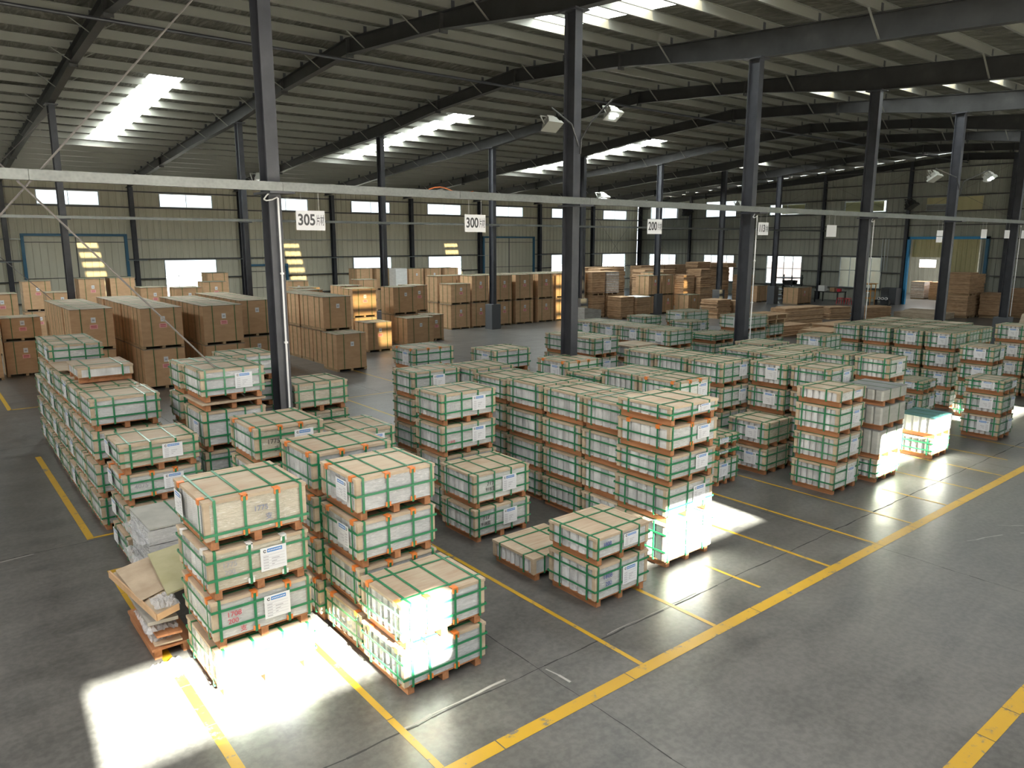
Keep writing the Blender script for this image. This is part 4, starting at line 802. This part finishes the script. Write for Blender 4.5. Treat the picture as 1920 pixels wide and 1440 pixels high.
# ------------------------------------------------------------------ hanging bay signs
def sign(x, w, z0, z1, num, zh, label, y=11.38):
    x *= .985; z0 = 4.5+(z0-4.5)*.985; z1 = 4.5+(z1-4.5)*.985
    s = empty('hanging_sign', ((x), y, z0), label=label, cat='sign', group='hanging bay signs'); h = z1-z0
    add('sign_board', MB().box((0, -.006, 0), (w, .006, h)), 'sign_white', parent=s)
    for u in (.2, .8): add('cord', MB().bar((w*u, 0, h), (w*u, 0, 5.268-z0), .006, 0, 5), 'cord', parent=s)
    if num: 
        me = text_mesh(num, h*.78, 'black_ink', .006); o = link(bpy.data.objects.new('sign_number', me), s); wd = max(v.co.x for v in me.vertices); sc = w*.60/wd; o.rotation_euler = (math.pi/2, 0, 0); o.location = (w*.05, -.0085, h*.27); o.scale = (sc, 1, 1)
    if zh:
        me = text_mesh(zh, h*.58, 'char_ink', .002); o = link(bpy.data.objects.new('sign_characters', me), s); wd = max(v.co.x for v in me.vertices); sc = w*.28/wd; o.rotation_euler = (math.pi/2, 0, 0); o.location = (w*.69, -.0085, h*.3); o.scale = (sc, 1, 1)
    return s
sign(4.93, .48, 4.69, 5.0, '305', '片材', 'white hanging sign reading 305 beside the near left column')
sign(8.2, .47, 4.69, 5.01, '300', '片材', 'white sign reading 300 hanging left of the centre column')
sign(13.29, .49, 4.69, 5.02, '200', '片材', 'white sign reading 200 hanging right of the centre column')
sign(17.68, .46, 4.69, 5.02, '113', '片材', 'white sign reading 113 hanging beside the conduit column')
sign(21.18, .54, 4.66, 5.0, None, None, 'blank white hanging sign right of the 113 sign')
ss = sign(28.75, .5, 4.72, 4.92, None, None, 'small split sign of two plates before the gable doorway')
add('sign_board', MB().box((0, -.006, -.22), (.5, .006, -.02)), 'sign_white', parent=ss)
sign(32.8, .55, 4.66, 5.0, None, None, 'small white hanging sign left of the last column'); sign(35.25, .55, 4.66, 4.99, None, None, 'small white hanging sign against the last column'); sign(37.2, .55, 4.66, 5.0, None, None, 'small white hanging sign at the right picture edge')

# white conduits down the near columns
for i, (x, w) in enumerate(((FX[3], 'left'), (FX[5], 'middle'), (FX[6], 'second right'), (FX[8], 'far right'))):
    c = empty('conduit', (x, 11.6, 0), label='white conduit with a looped end on the %s near column' % {'left': 'left', 'middle': 'centre-right', 'second right': 'tall dark right', 'far right': 'far right'}[w], cat='conduit', group='white conduits')
    x1 = .02 if i == 0 else .075
    add('pipe', MB().bar((x1, -.03, 1.35), (x1, -.03, 5.18), .032, 0, 8), 'pvc_white', parent=c)
    add('flex_end', MB().path([(x1, -.03, 5.16), (x1-.02, -.05, 5.19), (x1-.1, -.06, 5.15), (x1-.2, -.07, 5.13), (x1-.24, -.07, 5.15), (x1-.2, -.07, 5.2), (x1-.15, -.07, 5.25)], .022, 0, 6), 'pvc_white', parent=c)
    for z in (2.9, 4.0): add('clip', MB().box((x1-.025, -.05, z), (x1+.025, -.004, z+.03)), 'pvc_white', parent=c)
# floodlights
def flood(x, y, z, s, lit, label, arm=None, dark=False, tilt=-.6):
    f = empty('floodlight', (x, y, z), label=label, cat='floodlight', group='floodlights'); b = 'lamp_dark' if dark else 'lamp_body'
    def T(mb): 
        ca, sa = math.cos(tilt), math.sin(tilt); mb.v = [(vx*s, (vy*ca-vz*sa)*s, (vy*sa+vz*ca)*s) for vx, vy, vz in mb.v]; return mb
    add('housing', T(MB().prism([(-.22, 0), (.22, 0), (.14, .14), (-.14, .14)], -.16, .16, axis='y').box((-.09, -.1, .14), (.09, .1, .24))), b, parent=f)
    add('reflector_rim', T(MB().prism([(-.28, -.08), (.28, -.08), (.22, .0), (-.22, .0)], -.2, .2, axis='y')), b, parent=f)
    for i in range(4): add('cooling_fin', T(MB().box((-.13, -.12+.07*i, .14), (.13, -.105+.07*i, .22))), b, parent=f)
    add('yoke', T(MB().box((-.27, -.015, .0), (-.25, .015, .26)).box((.25, -.015, 0), (.27, .015, .26)).box((-.27, -.015, .26), (.27, .015, .28))), b, parent=f)
    if lit:
        for i in range(7):
            px_, py_ = (-.12+.08*(i % 4), -.05) if i < 4 else (-.08+.08*(i-4), .05); add('led', T(MB().prism([(px_+.03*math.cos(t*math.pi/4), py_+.03*math.sin(t*math.pi/4)) for t in range(8)], -.1, -.081)), 'led', parent=f)
    if arm: add('arm', MB().path([tuple(Vector(p)-Vector((x, y, z))) for p in arm], .035, 0, 6), 'lamp_dark', parent=f)
cx = FX[4]
flood(10.28, 11.5, 6.78, .72, False, 'unlit pale floodlight on the left arm of the centre column', [(cx, 11.6, 6.45), (cx-.25, 11.55, 6.85), (10.28, 11.5, 7.1)])
flood(12.0, 11.5, 7.15, .72, True, 'lit floodlight with seven bright lamps beside the centre column', [(cx+.05, 11.6, 6.3), (cx+.08, 11.6, 6.6), (cx+.3, 11.55, 6.95), (12.0, 11.5, 7.45)])
cx = FX[7]
flood(27.95, 11.5, 6.7, .95, False, 'unlit pale floodlight left of the grey right column', [(cx, 11.6, 6.4), (cx-.5, 11.55, 6.8), (27.95, 11.5, 7.0)])
flood(32.85, 11.5, 6.95, .95, True, 'lit floodlight right of the grey right column', [(cx+.05, 11.6, 6.2), (cx+.3, 11.6, 6.7), (32.85, 11.5, 7.25)])
flood(FX[4]+.7, 31.0, 6.95, 1.4, True, 'small lit floodlight beside the near left column'); flood(31.7, 31.0, 6.98, 1.4, True, 'small lit floodlight behind the tray, centre'); flood(45.1, 31.0, 6.9, 1.5, True, 'small lit floodlight left of the tall right column')
for i, (y, z, dy) in enumerate(((44.0, 7.2, 0), (24.2, 7.1, 0))): flood(XR-.8, y+.4, z, 1.8, False, ['dark floodlight on the gable post near the corner', 'dark floodlight on the gable post above the doorway'][i], [(XR-.04, 44.6 if i == 0 else 25.1, z-.1), (XR-.8, y+.4, z+.42)], True)
# tube lamps fixed to the far columns and small high-bay lamps along the far frame
for i, fx in enumerate(FW[3:11]):
    for y in ((YF-.75,) if i % 1 == 0 else ()):
        t = empty('tube_light', (fx-.55, y, 3.42), label='short grey tube light on the %s back-wall post from the left' % ['first', 'second', 'third', 'fourth', 'fifth', 'sixth', 'seventh', 'eighth'][i], cat='light', group='tube lights on the back-wall posts'); add('tube', MB().bar((0, 0, 0), (1.1, 0, 0), .05, 0, 6), 'frame_alu', parent=t); add('bracket', MB().box((.5, 0, -.02), (.56, .42, .02)), 'steel_paint', parent=t)
for i in range(9):
    y = 46.5 - 3.1*i; t = empty('roof_lamp', (FX[10]+.9, y, zbot(y)-.02), label='small white lamp under the last roof frame', cat='light', group='small lamps under the last roof frame')
    add('lamp_bowl', MB().prism([(.13*math.cos(a*math.pi/4), .13*math.sin(a*math.pi/4)) for a in range(8)], -.12, 0), 'pvc_white', parent=t); add('stem', MB().box((-.01, -.01, 0), (.01, .01, rtop(y)-zbot(y))), 'steel_paint', parent=t)
# orange cable lying on the near tray
o = add('orange_cable', MB().path([(7.3+.12*i, 11.36, 5.41+.05*math.sin(i*.8)) for i in range(9)], .02, 0, 5), 'orange_cable'); tag(o, 'orange cable lying on the near cable tray', 'cable')

# ------------------------------------------------------------------ far workshop corner
rk = empty('rack', (54.0, 32.0, 0), label='dark metal shelf rack under the gable window', cat='rack')
for u in (0, 1.5): 
    for v in (0, 1.6): add('upright', MB().box((u, v, 0), (u+.07, v+.07, 1.95)), 'dark_metal', parent=rk)
for z in (.3, .75, 1.2, 1.7): add('shelf', MB().box((-.05, -.05, z), (1.6, 1.72, z+.06)), 'dark_metal', parent=rk)
for i, z in enumerate((.37, .82, 1.27)):
    for j in range(4): o = add('storage_bin', MB().prism([(0, 0), (.3, 0), (.34, .26), (-.04, .26)], 0, .5, axis='y'), 'dark_metal', loc=(54.12+.36*j, 32.2+.4*(j % 2), z)); tag(o, 'dark bin on the %s shelf of the metal rack, %s from the left' % (['low', 'middle', 'high'][i], ['first', 'second', 'third', 'last'][j]), 'bin', 'bins on the dark rack')
wbn = empty('workbench', (54.2, 28.3, 0), label='dark workbench before the gable window', cat='workbench')
add('bench_top', MB().box((0, 0, .78), (1.3, 1.9, .84)), 'dark_metal', parent=wbn)
for u in (.02, 1.2):
    for v in (.02, 1.8): add('leg', MB().box((u, v, 0), (u+.07, v+.07, .78)), 'dark_metal', parent=wbn)
for i, (dx, dy, s, m, lb) in enumerate(((.2, 1.2, .42, 'white_card', 'white box on the dark workbench'), (.2, .4, .3, 'tray_card', 'brown box on the dark workbench'), (.5, .1, .22, 'red_plastic', 'red box on the dark workbench'))): tag(add('parcel', MB().box((0, 0, 0), (s, s*1.2, s)).box((s*.45, -.004, 0), (s*.55, s*1.2+.004, s+.004)), m, loc=(54.2+dx, 28.3+dy, .84)), lb, 'box')
for i, (x, y) in enumerate(((53.6, 27.75), (53.65, 27.2))):
    st = empty('stool', (x, y, 0), label=['left red plastic stool by the workbench', 'right red plastic stool by the workbench'][i], cat='stool', group='red stools'); add('seat', MB().box((-.17, -.17, .44), (.17, .17, .48)), 'red_plastic', parent=st)
    for a in (-1, 1):
        for b in (-1, 1): add('leg', MB().bar((a*.15, b*.15, .44), (a*.2, b*.2, 0), .035), 'red_plastic', parent=st)
la = empty('scaffold', (54.3, 25.9, 0), label='orange trestle frame beside the tall right column', cat='trestle')
for u, v in ((0, 0), (.0, 1.1), (.7, 0), (.7, 1.1)): add('leg', MB().bar((u, v, 0), (u, v, 1.55), .05), 'orange_paint', parent=la)
for z in (.5, 1.0, 1.5): add('rung', MB().bar((0, 0, z), (0, 1.1, z), .04), 'orange_paint', parent=la); add('rung', MB().bar((.7, 0, z), (.7, 1.1, z), .04), 'orange_paint', parent=la)
add('plank', MB().box((-.1, -.1, 1.53), (.8, 1.2, 1.57)), 'orange_paint', parent=la)
cb = empty('cabinet', (56.2, 24.95-.0, 0), label='dark grey cabinet beside the blue doorway frame', cat='cabinet'); add('body', MB().box((0, 0, 0), (.9, 1.1, 1.2)), 'concrete_block', parent=cb); add('door', MB().box((-.02, .04, .06), (0, .53, 1.14)), 'concrete_block', parent=cb); add('door', MB().box((-.02, .57, .06), (0, 1.06, 1.14)), 'concrete_block', parent=cb)
for i in range(3): tag(add('tape_roll', MB().prism([(.1*math.cos(a*math.pi/5), .1*math.sin(a*math.pi/5)) for a in range(10)], 0, .09, axis='x').prism([(.055*math.cos(a*math.pi/5), .055*math.sin(a*math.pi/5)) for a in range(10)], -.003, 0, 1, axis='x'), ['white_plastic', 'dark_metal'], loc=(54.9, 25.05+.26*i, .5)), ['right', 'middle', 'left'][i] + ' white tape roll on the low shelf before the cabinet', 'tape roll', 'tape rolls')
sh = empty('low_shelf', (54.8, 24.8, 0), label='low dark shelf holding white tape rolls', cat='shelf'); add('board', MB().box((0, 0, .36), (.35, 1.0, .40)), 'dark_metal', parent=sh); add('side', MB().box((0, 0, 0), (.35, .05, .36)), 'dark_metal', parent=sh); add('side', MB().box((0, .95, 0), (.35, 1.0, .36)), 'dark_metal', parent=sh)
for i in range(3): tag(add('wall_pipe', MB().bar((XR-.25, 26.2+.22*i, 2.4-.0), (XR-.25, 26.2+.22*i, 4.75), .05, 0, 6), 'frame_alu'), ['right', 'middle', 'left'][i]+' vertical pipe on the gable wall left of the doorway', 'pipe', 'wall pipes')
dr = MB(); dr.prism([(.3*math.cos(a*math.pi/6), .3*math.sin(a*math.pi/6)) for a in range(12)], 0, 1.5); tag(add('blue_drum', dr.prism([(.315*math.cos(a*math.pi/6), .315*math.sin(a*math.pi/6)) for a in range(12)], .5, .54).prism([(.315*math.cos(a*math.pi/6), .315*math.sin(a*math.pi/6)) for a in range(12)], 1.0, 1.04), 'blue_plastic', loc=(37.0, 39.9, 0)), 'dark blue drum seen beyond the cartons at centre', 'drum')
# outside: pallets of trays in the yard and a facade seen through the gable windows
trays(63.4, 26.0, 0, 1.3, 1.0, 1.4, 12, 'grey wrapped tray pallet standing outside the gable doorway', 'pallets outside the doorway', m='pack_paper'); trays(63.4, 24.6, 0, 1.3, 1.0, 1.4, 12, 'brown tray pallet standing outside the gable doorway', 'pallets outside the doorway')
bd = empty('building', (78, 0, 0), label='pale building with mauve base seen through the gable windows', cat='building')
add('facade_base', MB().box((0, 14, 0), (.6, 66, 2.3)), 'brick_mauve', parent=bd); add('facade_wall', MB().box((.1, 14, 2.3), (.6, 51, 9)), 'facade', parent=bd)
for k in range(8):
    for z in (3.2, 6.0): w_ = add('window', MB().box((.04, 16+4*k, z), (.1, 18.2+4*k, z+1.6)), 'frame_alu', parent=bd); add('window_glass', MB().box((.0, 16.1+4*k, z+.1), (.04, 18.1+4*k, z+1.5)), 'sheet_dark', parent=w_)

# ------------------------------------------------------------------ daylight portals in the front-wall openings (guide the sky light in)
def portal(x0, x1, z0, z1, y, face):
    d = bpy.data.lights.new('sky_portal', 'AREA'); d.shape = 'RECTANGLE'; d.size = x1-x0; d.size_y = z1-z0; d.cycles.is_portal = True
    o = bpy.data.objects.new('sky_portal', d); COL.objects.link(o); o.location = ((x0+x1)/2, y, (z0+z1)/2); o.rotation_euler = (math.pi/2 if face > 0 else -math.pi/2, 0, 0)
for h in holesN:
    if h[3] > 3.9: portal(h[0], h[1], h[2], h[3], YN-.1, 1)
for h in holesF:
    if h[3] < 4: portal(h[0], h[1], h[2], h[3], YF+.15, -1)
print('crates', NC[0], 'objects', len(bpy.data.objects))
